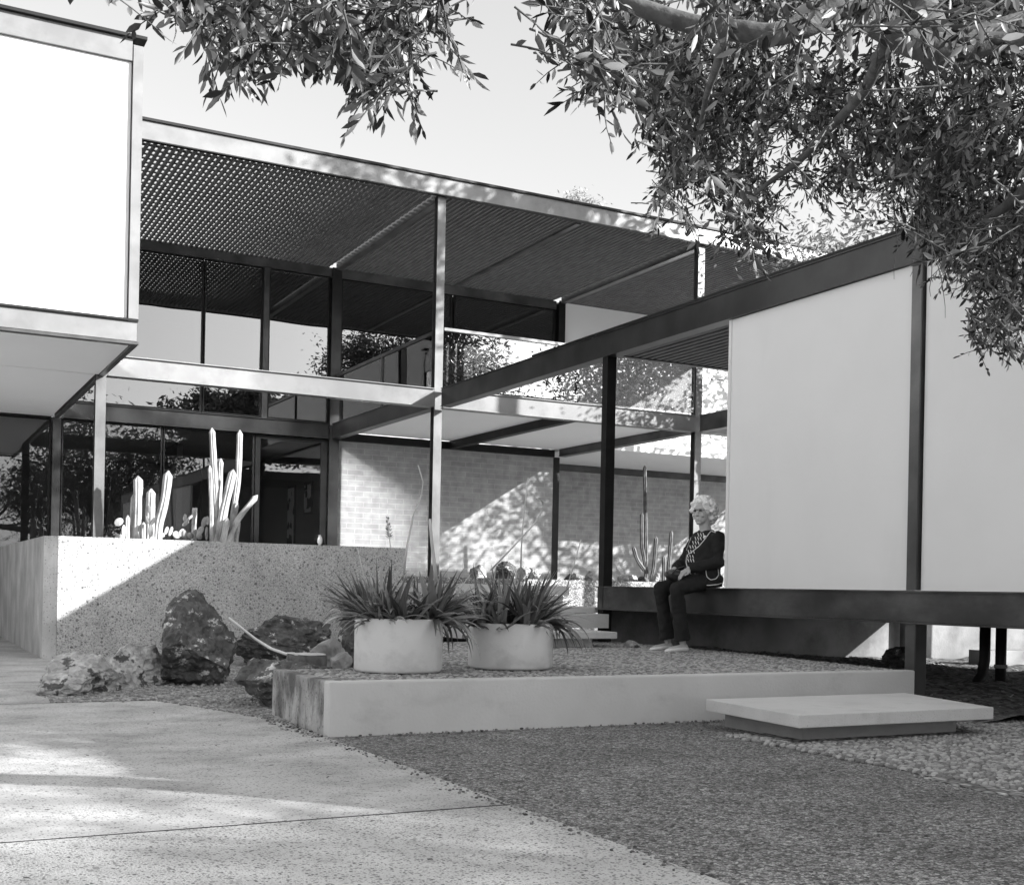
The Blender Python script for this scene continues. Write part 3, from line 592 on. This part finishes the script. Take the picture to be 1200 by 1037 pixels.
def agave(name,label,c,z,seed,ros,extra=(),stalks=()):
    T=thing(name,label,'plant',(c[0],c[1],z)); rnd=random.Random(seed); mb=MB()
    for (ox,oy,oz,n,L,w,tilt) in ros:
        tz=V((ox,oy,0))*tilt
        for k in range(n):
            az=rnd.random()*6.283; el=math.radians(rnd.triangular(8,88,50)); l=L*rnd.uniform(.6,1.15)
            bs=V((c[0]+ox,c[1]+oy,z+oz))+V((math.cos(az),math.sin(az),0))*.015
            az2=math.atan2(math.sin(az)*math.cos(el)+tz.y,math.cos(az)*math.cos(el)+tz.x)
            blade(mb,bs,az2,el,l,w*rnd.uniform(.6,1.1),rnd.uniform(.1,2.1)*(1.2-el/1.8),rnd)
    for (p,az,el,l,w,dr) in extra: blade(mb,V(c[:2]+(z,))+V(p),az,el,l,w,dr,rnd)
    for k in range(70):
        ox,oy,oz,n_,L,w,tl=ros[rnd.randrange(len(ros))]; az=rnd.random()*6.283; q=V((ox,oy,0))*.9
        blade(mb,V((c[0],c[1],z))+q+V((0,0,.0)),math.atan2(q.y+.1*math.sin(az),q.x+.1*math.cos(az)),rnd.uniform(.35,1.1),rnd.uniform(.26,.44),rnd.uniform(.018,.030),rnd.uniform(.5,2.4),rnd)
    mb.build('leaves','blade',T)
    for (pts,r,tip) in stalks:
        s=MB().tube(pts,[r*(1-.5*i/len(pts)) for i in range(len(pts))],6); s.build('flower_stalk','stalk',T)
    return T
ros=[]
rs=random.Random(2)
for k in range(26):
    a=rs.random()*6.28; q=.25*math.sqrt(rs.random()); ros.append((q*math.cos(a),q*math.sin(a),rs.uniform(-.02,.02),13,.40,.022,1.7))
zt1=.293+.352-.05
big=[((.17,-.17,.06),2*math.pi*k/11+.2,.15+1.1*((k*7)%22)/22,.30+.12*((k*5)%7)/7,.034,.35) for k in range(22)]
hang=[((.22,-.12,.03),-.9+.16*k,.3-.12*(k%4),.30+.04*(k%4),.017,2.9) for k in range(26)]+[((.14,-.24,.05),-1.5-.2*k,.0,.22,.014,1.9) for k in range(3)]+[((-.24,-.12,.04),-2.4,.3,.25,.008,2.6)]+[((-.2,-.1,.05),3.3+.22*k,.25+.1*k,.33,.009,.5) for k in range(5)]
def stl(pxs,y): return [hit(a,b_,y=y) for a,b_ in pxs]
agave('spiky_plant','dense spiky succulent with one broad rosette spilling over the left pot',pc1,zt1,4,ros,big+hang,
 [(stl([(472,680),(477,640),(484,605),(494,580),(496,565),(490,545)],7.3),.007,0),(stl([(512,690),(509,660),(506,635),(504,612),(504,608)],7.2),.013,0),(stl([(430,690),(424,665),(419,642)],7.2),.004,0)])
ros2=[]
for k in range(26):
    a=rs.random()*6.28; q=.25*math.sqrt(rs.random()); ros2.append((q*math.cos(a),q*math.sin(a),rs.uniform(-.02,.03),13,.42,.022,1.7))
zt2=.293+.32-.04
hang2=[((.2,-.15,.04),-1.3+.16*k,.3-.13*(k%4),.32+.05*(k%3),.018,2.6) for k in range(30)]+[((-.2,-.12,.04),2.4+.2*k,.4,.28,.013,1.5) for k in range(7)]+[((.1,-.2,.05),.0+.2*k,.15,.36,.013,.5) for k in range(4)]+[((.22,-.05,.03),-.3+.3*k,-.1,.3,.01,2.5) for k in range(5)]
agave('spiky_plant','spiky grass-like succulent hanging over the right pot with curling flower stalks',pc2,zt2,8,ros2,hang2,
 [(stl([(575,668),(600,642),(625,615),(636,598),(636,588),(628,584)],7.3),.006,0),(stl([(610,680),(611,640),(614,600),(619,560)],7.4),.006,0),(stl([(664,690),(673,660),(681,632)],7.3),.005,0)])
mb=MB()
pl=stl([(458,645),(456,625),(454,606)],13.9)
T=thing('weed','thin feathery weed behind the end of the speckled planter wall','plant',tuple(pl[0])); MB().tube(pl,.006,5).build('stem','stalk',T)
mb=MB()
for k in range(60):
    t=rs.random(); p=pl[0].lerp(pl[2],.35+.65*t); a=rs.random()*6.28; d=V((math.cos(a),math.sin(a),.6))*.06*(1-t*.6); mb.add([p,p+d*.5+V((0,0,.008)),p+d,p+d*.5-V((0,0,.008))],[(0,1,2,3)])
mb.build('leaves','leaf_light',T)
#PERSON
from mathutils.bvhtree import BVHTree
def loft(mb,rings,seg=24):
    vs=[]
    for (c,rx,ry) in rings:
        for k in range(seg):
            w=2*math.pi*k/seg; vs.append((c[0]+rx*math.cos(w),c[1]+ry*math.sin(w),c[2]))
    n=len(rings); fs=[(i*seg+k,i*seg+(k+1)%seg,(i+1)*seg+(k+1)%seg,(i+1)*seg+k) for i in range(n-1) for k in range(seg)]
    fs+=[tuple(range(seg))[::-1],tuple(range((n-1)*seg,n*seg))]
    return mb.add(vs,fs,True)
def limb(mb,pts,rad,seg=16):   # rounded, tapering limb
    mb.tube(pts,rad,seg)
    for p,r_ in zip(pts,rad): mb.ell(p,(r_,r_,r_),None,16,10)
    return mb
def remesh(mb,name,m,parent,vox,smooth=2,fold=None):
    o=mb.build(name,m,None,fix=True)
    md=o.modifiers.new('r','REMESH'); md.mode='VOXEL'; md.voxel_size=vox; md.use_smooth_shade=True
    if smooth: ms=o.modifiers.new('s','SMOOTH'); ms.iterations=smooth; ms.factor=.5
    bpy.context.view_layer.update()
    me=bpy.data.meshes.new_from_object(o.evaluated_get(bpy.context.evaluated_depsgraph_get()))
    old=o.data; o.modifiers.clear(); o.data=me; bpy.data.meshes.remove(old)
    me.name=name
    if fold:
        for v in me.vertices:
            v.co+=v.normal*fold(v.co)
    if not me.materials: me.materials.append(M[m])
    me.polygons.foreach_set('use_smooth',[True]*len(me.polygons))
    if parent is not None: o.parent=parent; o.matrix_parent_inverse=parent_inv(parent)
    return o
PT_=thing('person','elderly person in dark white-trimmed jacket and dark trousers sitting on the steel channel','person',(6.85,9.15,.293))
def hand(mb,wrist,d,nrm,s=1,curl=.9,side=1):
    d=d.normalized(); lat=d.cross(nrm).normalized()*side; nrm=(lat.cross(d)*side).normalized()
    pc=wrist+d*.045*s
    rot=Matrix((d,lat,nrm)).transposed()
    mb.ell(pc,(.050*s,.036*s,.015*s),rot,14,10)
    limb(mb,[wrist-d*.03,wrist+d*.02],[.023*s,.024*s],12)
    for k,(off,ln) in enumerate(((-.028,.062),(-.010,.075),(.010,.071),(.027,.055))):
        p=wrist+d*.082*s+lat*off*s; pts=[wrist+d*.05*s+lat*off*.8*s,p]; dd=d.copy(); c=curl*(.8+.12*k)
        for j in range(3):
            ax=lat; dd=(Matrix.Rotation(-c*.33*(1 if side>0 else -1)*1,3,ax)@dd); p=p+dd*ln*s*(.42,.33,.25)[j]; pts.append(p)
        limb(mb,pts,[.009*s,.0088*s,.0082*s,.0075*s,.0062*s],10)
    p0=wrist+d*.02*s-lat*.022*s; limb(mb,[p0,p0+(d*.5-lat*.8)*.03*s,p0+(d*.9-lat*.7)*.055*s,p0+(d*1.0-lat*.45)*.075*s],[.013*s,.0115*s,.010*s,.008*s],10)
fd=V((-.93,-.37,-.03)).normalized(); fl=V((0,0,1)).cross(fd).normalized()   # facing, and her left
hc=V((6.805,9.15,1.60))
def H(a,b_,c_): return hc+fd*a+fl*b_+V((0,0,1))*c_
hrot=Matrix((fd,fl,V((0,0,1)))).transposed()
bd=MB()
bd.ell(H(-.012,0,.022),(.098,.074,.098),hrot,24,16)           # cranium
bd.ell(H(.018,0,-.045),(.068,.058,.072),hrot,20,14)            # jaw and cheeks
bd.ell(H(.062,0,-.100),(.022,.024,.018),hrot,12,8)            # chin
limb(bd,[H(.078,0,.018),H(.092,0,-.006),H(.104,0,-.028)],[.009,.011,.013],10)   # nose
for s_ in (-1,1):
    bd.ell(H(.090,.012*s_,-.030),(.010,.008,.007),hrot,10,6)
    bd.ell(H(.060,.040*s_,-.028),(.022,.020,.022),hrot,12,8)       # cheekbone
    limb(bd,[H(.084,.012*s_,.034),H(.080,.036*s_,.036)],[.009,.008],8)  # brow
    bd.ell(H(-.01,.074*s_,-.008),(.018,.009,.030),hrot,10,8)      # ear
bd.ell(H(.080,0,-.062),(.011,.024,.006),hrot,12,6); bd.ell(H(.079,0,-.073),(.010,.021,.006),hrot,12,6)
limb(bd,[V((6.855,9.15,1.36)),V((6.845,9.15,1.45)),V((6.825,9.155,1.54))],[.065,.056,.054])
loft(bd,[((6.85,9.15,.95),.12,.15),((6.83,9.15,1.1),.11,.13),((6.85,9.15,1.3),.11,.15),((6.86,9.15,1.38),.08,.12),((6.86,9.15,1.42),.05,.07)])
shN,elN,wrN=V((6.865,8.985,1.355)),V((6.835,8.925,1.13)),V((6.56,9.0,1.065))
shF,elF,wrF=V((6.875,9.315,1.355)),V((6.76,9.375,1.13)),V((6.57,9.235,1.065))
for a,b_,c_ in ((shN,elN,wrN),(shF,elF,wrF)): limb(bd,[a,a.lerp(b_,.5),b_,b_.lerp(c_,.5),c_],[.042,.040,.036,.032,.024])
hpN,knN,anN=V((6.85,9.07,.975)),V((6.42,9.0,.872)),V((6.50,9.0,.385))
hpF,knF,anF=V((6.85,9.23,.975)),V((6.45,9.30,.872)),V((6.53,9.28,.385))
for a,b_,c_ in ((hpN,knN,anN),(hpF,knF,anF)): limb(bd,[a,a.lerp(b_,.5),b_,b_.lerp(c_,.35),c_],[.07,.064,.050,.045,.030])
for an,dy in ((anN,-.006),(anF,.0)):
    limb(bd,[an,an+V((.02,dy,-.04)),an+V((-.10,dy,-.058)),an+V((-.15,dy,-.064))],[.030,.031,.026,.020])
hand(bd,wrN,V((-.75,.10,-.45)),V((-.45,-.25,.85)),1.0,1.0,1)
hand(bd,wrF,V((-.85,-.35,-.28)),V((-.3,.2,.9)),1.0,.9,-1)
body=remesh(bd,'body','skin',PT_,.0045,2)
# jacket
jk=MB()
loft(jk,[((6.83,9.15,.90),.165,.205),((6.83,9.15,.96),.170,.212),((6.815,9.15,1.05),.160,.200),((6.82,9.15,1.14),.150,.188),((6.835,9.15,1.24),.148,.192),((6.85,9.15,1.32),.138,.196),((6.86,9.15,1.375),.112,.178),((6.86,9.15,1.41),.080,.12),((6.857,9.15,1.437),.064,.075)],32)
limb(jk,[shN,shN.lerp(elN,.5),elN,elN.lerp(wrN,.5),wrN.lerp(elN,.10)],[.070,.063,.060,.052,.046])
limb(jk,[shF,shF.lerp(elF,.5),elF,elF.lerp(wrF,.5),wrF.lerp(elF,.10)],[.070,.063,.060,.052,.046])
def folds(co): 
    return .011*noise.noise(V((co.x*9,co.y*9,co.z*20)))+.008*noise.noise(V((co.x*22,co.y*22,co.z*14)))
jacket=remesh(jk,'jacket','cloth',PT_,.008,3,folds)
tr=MB()
tr.ell((6.85,9.15,.975),(.165,.185,.085),None,24,14)
for a,b_,c_ in ((hpN,knN,anN),(hpF,knF,anF)):
    limb(tr,[a,a.lerp(b_,.5),b_],[.092,.084,.070])
    tr.tube([b_,b_.lerp(c_,.3),b_.lerp(c_,.6),c_+V((0,0,.02))],[.069,.064,.066,.074],20)
trousers=remesh(tr,'trousers','cloth',PT_,.008,3,lambda co:.008*noise.noise(V((co.x*14,co.y*14,co.z*9)))+.006*noise.noise(V((co.x*24,co.y*10,co.z*26))))
for an,dy in ((anN,-.006),(anF,0)):
    sh=MB(); z=.297
    def ring(x,w,h): return (an.x+x,an.y+dy,w,h)
    prof=[(.055,.006,.03),(.045,.030,.055),(.01,.036,.060),(-.05,.038,.052),(-.10,.044,.042),(-.15,.040,.034),(-.185,.026,.026),(-.20,.006,.014)]
    vs=[];seg=16
    for (x,w,h) in prof:
        for k in range(seg):
            a=2*math.pi*k/seg; vs.append((an.x+x,an.y+dy+w*math.cos(a),z+h*.5+h*.5*max(-.96,math.sin(a)*1.15 if math.sin(a)<0 else math.sin(a))))
    n=len(prof); fs=[(i*seg+k,i*seg+(k+1)%seg,(i+1)*seg+(k+1)%seg,(i+1)*seg+k) for i in range(n-1) for k in range(seg)]+[tuple(range(seg))[::-1],tuple(range((n-1)*seg,n*seg))]
    so_=sh.add(vs,fs,True).build('shoe','shoe',PT_,fix=True)
    MB().ell((an.x-.075,an.y+dy,z+.040),(.040,.022,.010),Matrix.Rotation(-.2,3,'Y'),14,6).build('vamp','cloth',so_)
    MB().box(an.x+.02,an.x+.052,an.y+dy-.028,an.y+dy+.028,.2935,.300).build('heel','cloth',so_)
# hair
hr=MB(); rh=random.Random(6)
hr.ell(H(-.030,0,.040),(.105,.092,.098),hrot,20,14); hr.ell(H(-.065,0,-.02),(.075,.085,.095),hrot,16,10)
for k in range(300):
    az=rh.uniform(0,6.283); el=rh.uniform(-1.0,1.5); n_=V((math.cos(az)*math.cos(el),math.sin(az)*math.cos(el),math.sin(el)))
    if n_.x>.35 and n_.z<.45: continue
    if n_.x>.1 and n_.z<-.15: continue
    jj=rh.uniform(.98,1.16); p=H(-.035+n_.x*.112*jj,n_.y*.106*jj,.03+n_.z*jj*(.108 if n_.z>0 else .135)); r_=rh.uniform(.016,.028); hr.ell(p,(r_,r_,r_*.9),None,8,6)
remesh(hr,'hair','hair',PT_,.0045,2,lambda co:.004*noise.noise(co*45)+.003*noise.noise(V((co.x*160,co.y*160,co.z*60))))
for s_ in (-1,1): MB().ell(H(.083,.030*s_,.016),(.005,.018,.011),hrot,14,8).build('sunglasses_lens','lens',PT_)
MB().tube([H(.088,-.01,.02),H(.09,0,.021),H(.088,.01,.02)],.003,6).tube([H(.08,.052,.018),H(.04,.072,.018),H(.0,.08,.014)],.0025,6).build('sunglasses_frame','lens',PT_)
# trim laid on the jacket surface
bv=BVHTree.FromObject(jacket,bpy.context.evaluated_depsgraph_get()) if False else BVHTree.FromPolygons([v.co.copy() for v in jacket.data.vertices],[tuple(p.vertices) for p in jacket.data.polygons])
O=V((0,0,HC))
def surf(zx,zy,off=.0015):
    d=ray(740+zx/4.936,570+zy/4.936).normalized(); h=bv.ray_cast(O,d)
    if h[0] is None:
        h=bv.find_nearest(O+d*((V((6.75,9.0,1.1))-O).dot(d)))
    return h[0]+h[1]*off
def trimline(poly,r_=.0045,off=.0015):
    P=[]
    for i in range(len(poly)-1):
        for k in range(6):
            t=k/6; P.append(surf(poly[i][0]*(1-t)+poly[i+1][0]*t,poly[i][1]*(1-t)+poly[i+1][1]*t,off))
    P.append(surf(*poly[-1],off)); 
    for _ in range(2): P=[P[0]]+[(P[i-1]+P[i]*2+P[i+1])/4 for i in range(1,len(P)-1)]+[P[-1]]
    return MB().tube(P,r_,6)
trimline([(478,240),(452,268),(425,305),(392,345),(352,378),(322,398),(316,440),(332,492),(345,505)]).build('lapel_trim','trim',PT_)
trimline([(368,503),(378,535),(402,562),(440,572),(500,566),(528,556)]).build('hem_trim','trim',PT_)
trimline([(430,485),(435,522),(458,540),(488,534),(504,512),(500,478)]).build('pocket_trim','trim',PT_)
trimline([(372,262),(352,275),(340,310),(318,370)],.003).build('lapel_trim','trim',PT_)
mb=MB()
for (x,y) in ((346,428),(343,405),(348,378),(358,350),(374,326),(388,302),(404,280)):
    for k in range(3):
        xx=x-16+k*15; p=[surf(xx-3,y-9,.003),surf(xx,y,.003),surf(xx+3,y+9,.003)]; mb.tube(p,.0045,5)
mb.build('blouse_stripes','trim',PT_)
mb=MB(); mb.ell(surf(425,295,.004),(.018,.018,.018),None,10,8); mb.build('brooch','trim',PT_)
# handbag on the lap
HB=thing('handbag','dark soft leather handbag held on the lap of the seated person','handbag',(6.48,9.12,.95))
hb=MB(); hb.ell((6.50,9.13,1.0),(.10,.12,.055),Matrix.Rotation(.25,3,'Y'),20,12); remesh(hb,'bag_body','bagm',HB,.008,1,lambda co:.005*noise.noise(co*18))
MB().tube([(6.60,9.05,1.03),(6.57,9.03,1.065),(6.50,9.0,1.085),(6.43,9.02,1.06),(6.40,9.05,1.01)],.006,8).build('handle','bagm',HB)
#TREES
def limbmesh(mb,pts,r0_,r1_,seg=10,wob=.0,rnd=None):
    P=[V(pts[0])]
    for i in range(len(pts)-1):
        a=V(pts[i]);b_=V(pts[i+1])
        for k in range(1,5):
            q=a.lerp(b_,k/4)
            if rnd: q+=V((rnd.gauss(0,wob),rnd.gauss(0,wob),rnd.gauss(0,wob)))
            P.append(q)
    for _ in range(2): P=[P[0]]+[(P[i-1]+P[i]*2+P[i+1])/4 for i in range(1,len(P)-1)]+[P[-1]]
    n=len(P); mb.tube(P,[r0_+(r1_-r0_)*(i/(n-1)) for i in range(n)],seg)
    return P
def tree(label,base,h,cc,cr,nclump,nleaf,ls,leafm,seed,name='tree',group=None,tr=.16,narrow=.4,sparse=.45):
    T=thing(name,label,'tree',base,group); rnd=random.Random(seed); mb=MB(); b=V(base); cc=V(cc)
    fork=b.lerp(V((cc.x,cc.y,cc.z-cr[2]*.8)),1.0); limbmesh(mb,[b-V((0,0,.2)),b.lerp(fork,.5)+V((rnd.gauss(0,.1),rnd.gauss(0,.1),0)),fork],tr,tr*.6,12,.03,rnd)
    cl=[]
    for k in range(nclump):
        while True:
            p=V((rnd.uniform(-1,1),rnd.uniform(-1,1),rnd.uniform(-1,1)))
            if .25<p.length<1: break
        c=cc+V((p.x*cr[0],p.y*cr[1],p.z*cr[2])); cl.append((c,rnd.uniform(.6,1.25)))
        mid=fork.lerp(c,.5)+V((0,0,.12*cr[2])); limbmesh(mb,[fork,mid,c],tr*.38,tr*.06,6,.05,rnd)
    mb.build('trunk','bark',T)
    lf=MB(); sg=min(cr)*sparse
    for k in range(nleaf):
        c,q=cl[rnd.randrange(nclump)]; p=c+V((rnd.gauss(0,1),rnd.gauss(0,1),rnd.gauss(0,.75)))*sg*q*.62
        d=V((rnd.gauss(0,1),rnd.gauss(0,1),rnd.gauss(-.3,.7))).normalized(); w=d.cross(V((rnd.gauss(0,1),rnd.gauss(0,1),rnd.gauss(0,1)))).normalized()
        l=ls*rnd.uniform(.6,1.3); w=w*l*narrow
        lf.add([p-d*l,p-w*.8,p+d*l,p+w*.8],[(0,1,2,3)])
    lf.build('crown',leafm,T)
    return T
# trees beyond the wing and over the roof
tree('light feathery tree in sun rising behind the far end of the wing',(12.9,13.3,.0),3,(12.9,13.4,5.2),(1.7,1.6,1.6),34,9000,.055,'leaf_light',21,tr=.10)
tree('added loose tree past the right end of the house, shading the brick wall',(16,14.4,0),3,(16.3,14.4,6.2),(2.1,1.8,3.0),34,5000,.085,'leaf_light',41,tr=.12)  # tree added to break up the sun on the brick and upper wall
tree('second added tree past the right end of the house, shading the rear brick',(19.2,16.8,0),3,(19.0,16.8,5.6),(2.6,2.2,2.9),34,7500,.09,'leaf_light',42,tr=.12)  # occluder tree added for the patchy shade on the rear brick
tree('tall tree beside the wing whose shade dapples the roof fascia',(13.6,8.6,0),7,(13.6,8.9,9.8),(2.6,2.0,1.7),24,5200,.11,'leaf_dark',22,tr=.2)
c=hit(675,225,y=46); tree('pale distant treetop showing just above the roof edge',(c.x,46,0),10,(c.x,46,c.z-.9),(1.1,1.1,1.0),18,1800,.10,'leaf_hazed',23,tr=.2)
c=hit(745,262,y=50); tree('faint small treetop right of the pale one above the roof',(c.x,50,0),10,(c.x,50,c.z-1.6),(2.0,1.5,1.2),14,1400,.11,'leaf_hazed',27,tr=.2)
# trees across the yard behind the camera: they shade the foreground and stand in the window reflections
tree('broad tree across the yard opposite the house',(12.2,-2.1,0),4,(10.5,-1.2,6.1),(2.4,3.1,1.2),52,14000,.14,'leaf_dark',31,tr=.25)
tree('loose-crowned tree at the near corner of the yard',(19.3,-10.4,0),5,(18.0,-9.8,7.3),(3.0,3.0,1.9),40,15000,.10,'leaf_dark',32,tr=.25)
tree('slender sparse tree added before the broad yard tree to dapple the foreground',(11.2,-7.2,0),4,(10.6,-6.3,6.2),(1.8,1.6,.7),6,280,.09,'leaf_dark',36,tr=.07,sparse=.5)  # unseen crown added to streak the sun on the paving
tree('very tall tree far across the yard, mirrored beside the balcony rail',(24.5,-24,0),9,(24.5,-24,12.8),(3.0,3.0,2.6),36,13000,.13,'leaf_dark',38,tr=.35)
tree('tall yard tree reflected in the upper windows',(29,-14,0),9,(29,-14,8.5),(3.2,3.2,3.6),34,15000,.14,'leaf_dark',33,tr=.35)
tree('yard tree standing opposite the glass entrance',(8.5,-16,0),6,(8.5,-16,5.6),(4.2,3,2.8),34,15000,.13,'leaf_dark',34,tr=.3)
tree('sunlit yard tree reflected in the balustrade',(36,-15,0),7,(36,-15,8),(5.5,5,5.0),44,20000,.14,'leaf_light',35,tr=.35)
# hillside houses' hedge line closing the yard
tag(recenter(MB().box(-30,60,-34,-33.6,0,2.2).build('garden_wall','concrete_mid')),'long plain garden wall far across the yard','wall')
# overhanging tree above the camera
OT=thing('overhanging_tree','large tree at the near right with hanging willow-like leaves across the top of the view','tree',(4.6,1.2,0))
RO=random.Random(77)
def pd(px,py,t): return V((0,0,HC))+ray(px,py)*t
tk=MB()
A1=pd(1010,-40,3.7)
limbmesh(tk,[(4.6,1.2,-.1),(4.55,1.25,1.2),(4.4,1.5,2.2),pd(1420,-30,2.95)],.17,.085,14,.012,RO)
limbmesh(tk,[pd(1420,-30,2.95),pd(1290,15,2.95),pd(1180,38,2.95),pd(1100,62,2.95),pd(1045,36,2.95),pd(985,8,2.95),pd(950,-40,2.95)],.043,.033,14,.004,RO)
limbmesh(tk,[pd(985,8,2.95),pd(952,28,2.95),pd(905,44,2.95),pd(850,38,3.0),pd(770,18,3.05),pd(640,-40,3.1),pd(450,-90,3.6),pd(330,-60,3.2)],.033,.015,12,.004,RO)
limbmesh(tk,[pd(1100,62,2.95),pd(1090,10,3.9),pd(1040,-60,4.2)],.045,.03,12,.004,RO)
limbmesh(tk,[pd(1290,15,2.95),pd(1260,150,4.2),pd(1200,230,4.6),pd(1130,270,4.8)],.04,.015,10,.01,RO)
limbmesh(tk,[pd(1045,36,2.95),pd(1000,120,4.3),pd(930,190,4.7),pd(880,230,5.0)],.022,.008,8,.012,RO)
limbmesh(tk,[pd(850,38,3.0),pd(830,110,4.2),pd(815,180,4.4)],.016,.006,8,.012,RO)
tk.build('trunk','bark',OT)
lv=MB(); tw=MB()
def leaf(p,d,l,w,rnd):
    nn=d.cross(V((rnd.gauss(0,1),rnd.gauss(0,1),rnd.gauss(0,.6)))).normalized(); sd=nn.cross(d).normalized(); b=nn*l*.10*rnd.uniform(-1,1.5)
    q0=p; q1=p+d*l*.3; q2=p+d*l*.65+b*.6; q3=p+d*l+b*1.6
    f=nn*w*.35
    lv.add([q0,q1+sd*w*.9+f,q1,q1-sd*w*.9+f,q2+sd*w*.85+f+b*.1,q2,q2-sd*w*.85+f,q3],[(0,2,1),(0,3,2),(2,5,4,1),(3,6,5,2),(5,7,4),(6,7,5)],True)
def twig(p,d,L,nl,ll,rnd):
    pts=[p]; n=max(4,int(L/.05))
    for i in range(n):
        d=(d+V((rnd.gauss(0,.09),rnd.gauss(0,.09),-.10+rnd.gauss(0,.06)))).normalized(); p=p+d*(L/n); pts.append(p)
    tw.tube(pts,[.0030*(1-.6*i/n) for i in range(n+1)],4,True,False)
    for k in range(nl):
        t=(k+.5)/nl*n; i=min(n-1,int(t)); q=pts[i].lerp(pts[i+1],t-i); ax=(pts[i+1]-pts[i]).normalized()
        s_=ax.cross(V((rnd.gauss(0,1),rnd.gauss(0,1),rnd.gauss(0,1)))).normalized()
        ld_=(ax*rnd.uniform(.35,.9)+s_*rnd.uniform(.5,1.0)+V((0,0,-.25))).normalized()
        l=ll*rnd.uniform(.65,1.2); leaf(q,ld_,l,l*rnd.uniform(.135,.20),rnd)
    leaf(pts[-1],(pts[-1]-pts[-2]).normalized(),ll,ll*.14,rnd)
# hanging sprays: centre of each spray seen from below, its reach, number of twigs, distance range, leaf length
sprays=[(840,28,26,14,5,2.45,2.7,.05),(930,30,26,14,6,2.45,2.7,.05),(1010,22,30,16,8,2.45,2.7,.05),(1080,45,26,16,5,2.45,2.7,.05),(1150,50,26,16,5,2.45,2.7,.05),(120,10,18,10,3,2.3,2.5,.06),(215,8,25,20,12,2.5,3.0,.06),(262,30,40,45,42,2.6,3.2,.058),(320,30,42,50,60,2.6,3.4,.055),(385,38,45,48,66,2.6,3.5,.055),
 (440,55,42,50,60,2.7,3.5,.055),(455,105,26,24,14,2.8,3.3,.052),(490,25,34,30,26,2.7,3.4,.052),(530,55,20,20,4,2.8,3.1,.055),
 (655,75,24,20,6,2.7,2.9,.055),(690,25,34,34,26,2.8,3.4,.055),(705,100,20,34,20,2.8,3.4,.055),(740,50,45,50,60,3.2,4.2,.055),(780,110,35,50,60,3.4,4.6,.055),
 (800,180,32,40,44,3.8,4.8,.05),(790,240,22,34,18,4.0,4.8,.05),(840,90,60,60,110,3.6,5.0,.055),(850,170,50,55,95,3.8,5.2,.052),(870,240,40,38,50,4.2,5.4,.05),
 (880,290,25,24,16,4.4,5.4,.048),(900,10,90,35,80,3.3,4.6,.055),(930,120,60,50,95,3.8,5.2,.052),(960,200,45,35,34,4.2,5.4,.05),(1020,130,60,60,95,3.6,5.0,.052),
 (1010,220,40,32,18,4.2,5.2,.05),(1080,180,60,60,100,3.6,5.0,.052),(1150,120,70,80,130,3.3,4.8,.055),(1150,230,70,60,130,3.6,4.9,.052),(1180,320,45,55,90,3.6,4.6,.05),
 (1130,290,45,32,48,3.8,4.8,.05),(1170,390,36,30,32,3.6,4.4,.048),(1060,10,90,30,70,3.3,4.6,.055),(1150,20,80,40,70,3.2,4.5,.055),(1070,260,28,24,16,4.0,4.8,.048),
 (1110,330,14,24,5,3.8,4.2,.045),(1260,150,60,160,110,3.4,4.8,.055),(600,-85,240,30,40,3.0,4.2,.055),(1000,-70,220,40,120,3.2,4.8,.055)]
for (cx,cy_,rx,ry,n,d0,d1,ll) in sprays:
    for k in range(int(n*(1.45 if cx>720 else .9))):
        a=RO.random()*6.283; q=math.sqrt(RO.random()); L=RO.uniform(.14,.30)
        t=RO.uniform((max(d0,3.15) if RO.random()<.93 else 2.6) if cx>720 and d1>2.8 else d0,d1); t=t*(1.28 if cx>720 and t>2.7 else 1); p=pd(cx+rx*q*math.cos(a),cy_+ry*q*math.sin(a),t)
        a2=RO.random()*6.283; dr=V((math.cos(a2)*.75,math.sin(a2)*.75,RO.uniform(-.75,.1))).normalized()
        twig(p-dr*L*.5+V((0,0,.04)),dr,L,RO.randint(9,13),ll*RO.choice((.62,.82,1.0)),RO)
tw.build('twigs','bark',OT); lv.build('leaves','leaf',OT)
# long bare twigs dangling before the pale panels
tw=MB()
for (a,b_) in (((1075,255),(1068,330)),((1085,270),(1110,370)),((1092,290),(1090,350)),((1050,250),(1048,325)),((1140,300),(1108,340))):
    p=pd(*a,4.2); q=pd(*b_,4.2); limbmesh(tw,[p,p.lerp(q,.5)+V((.02,.02,0)),q],.003,.001,4,.008,RO)
tw.build('bare_twigs','bark',OT)
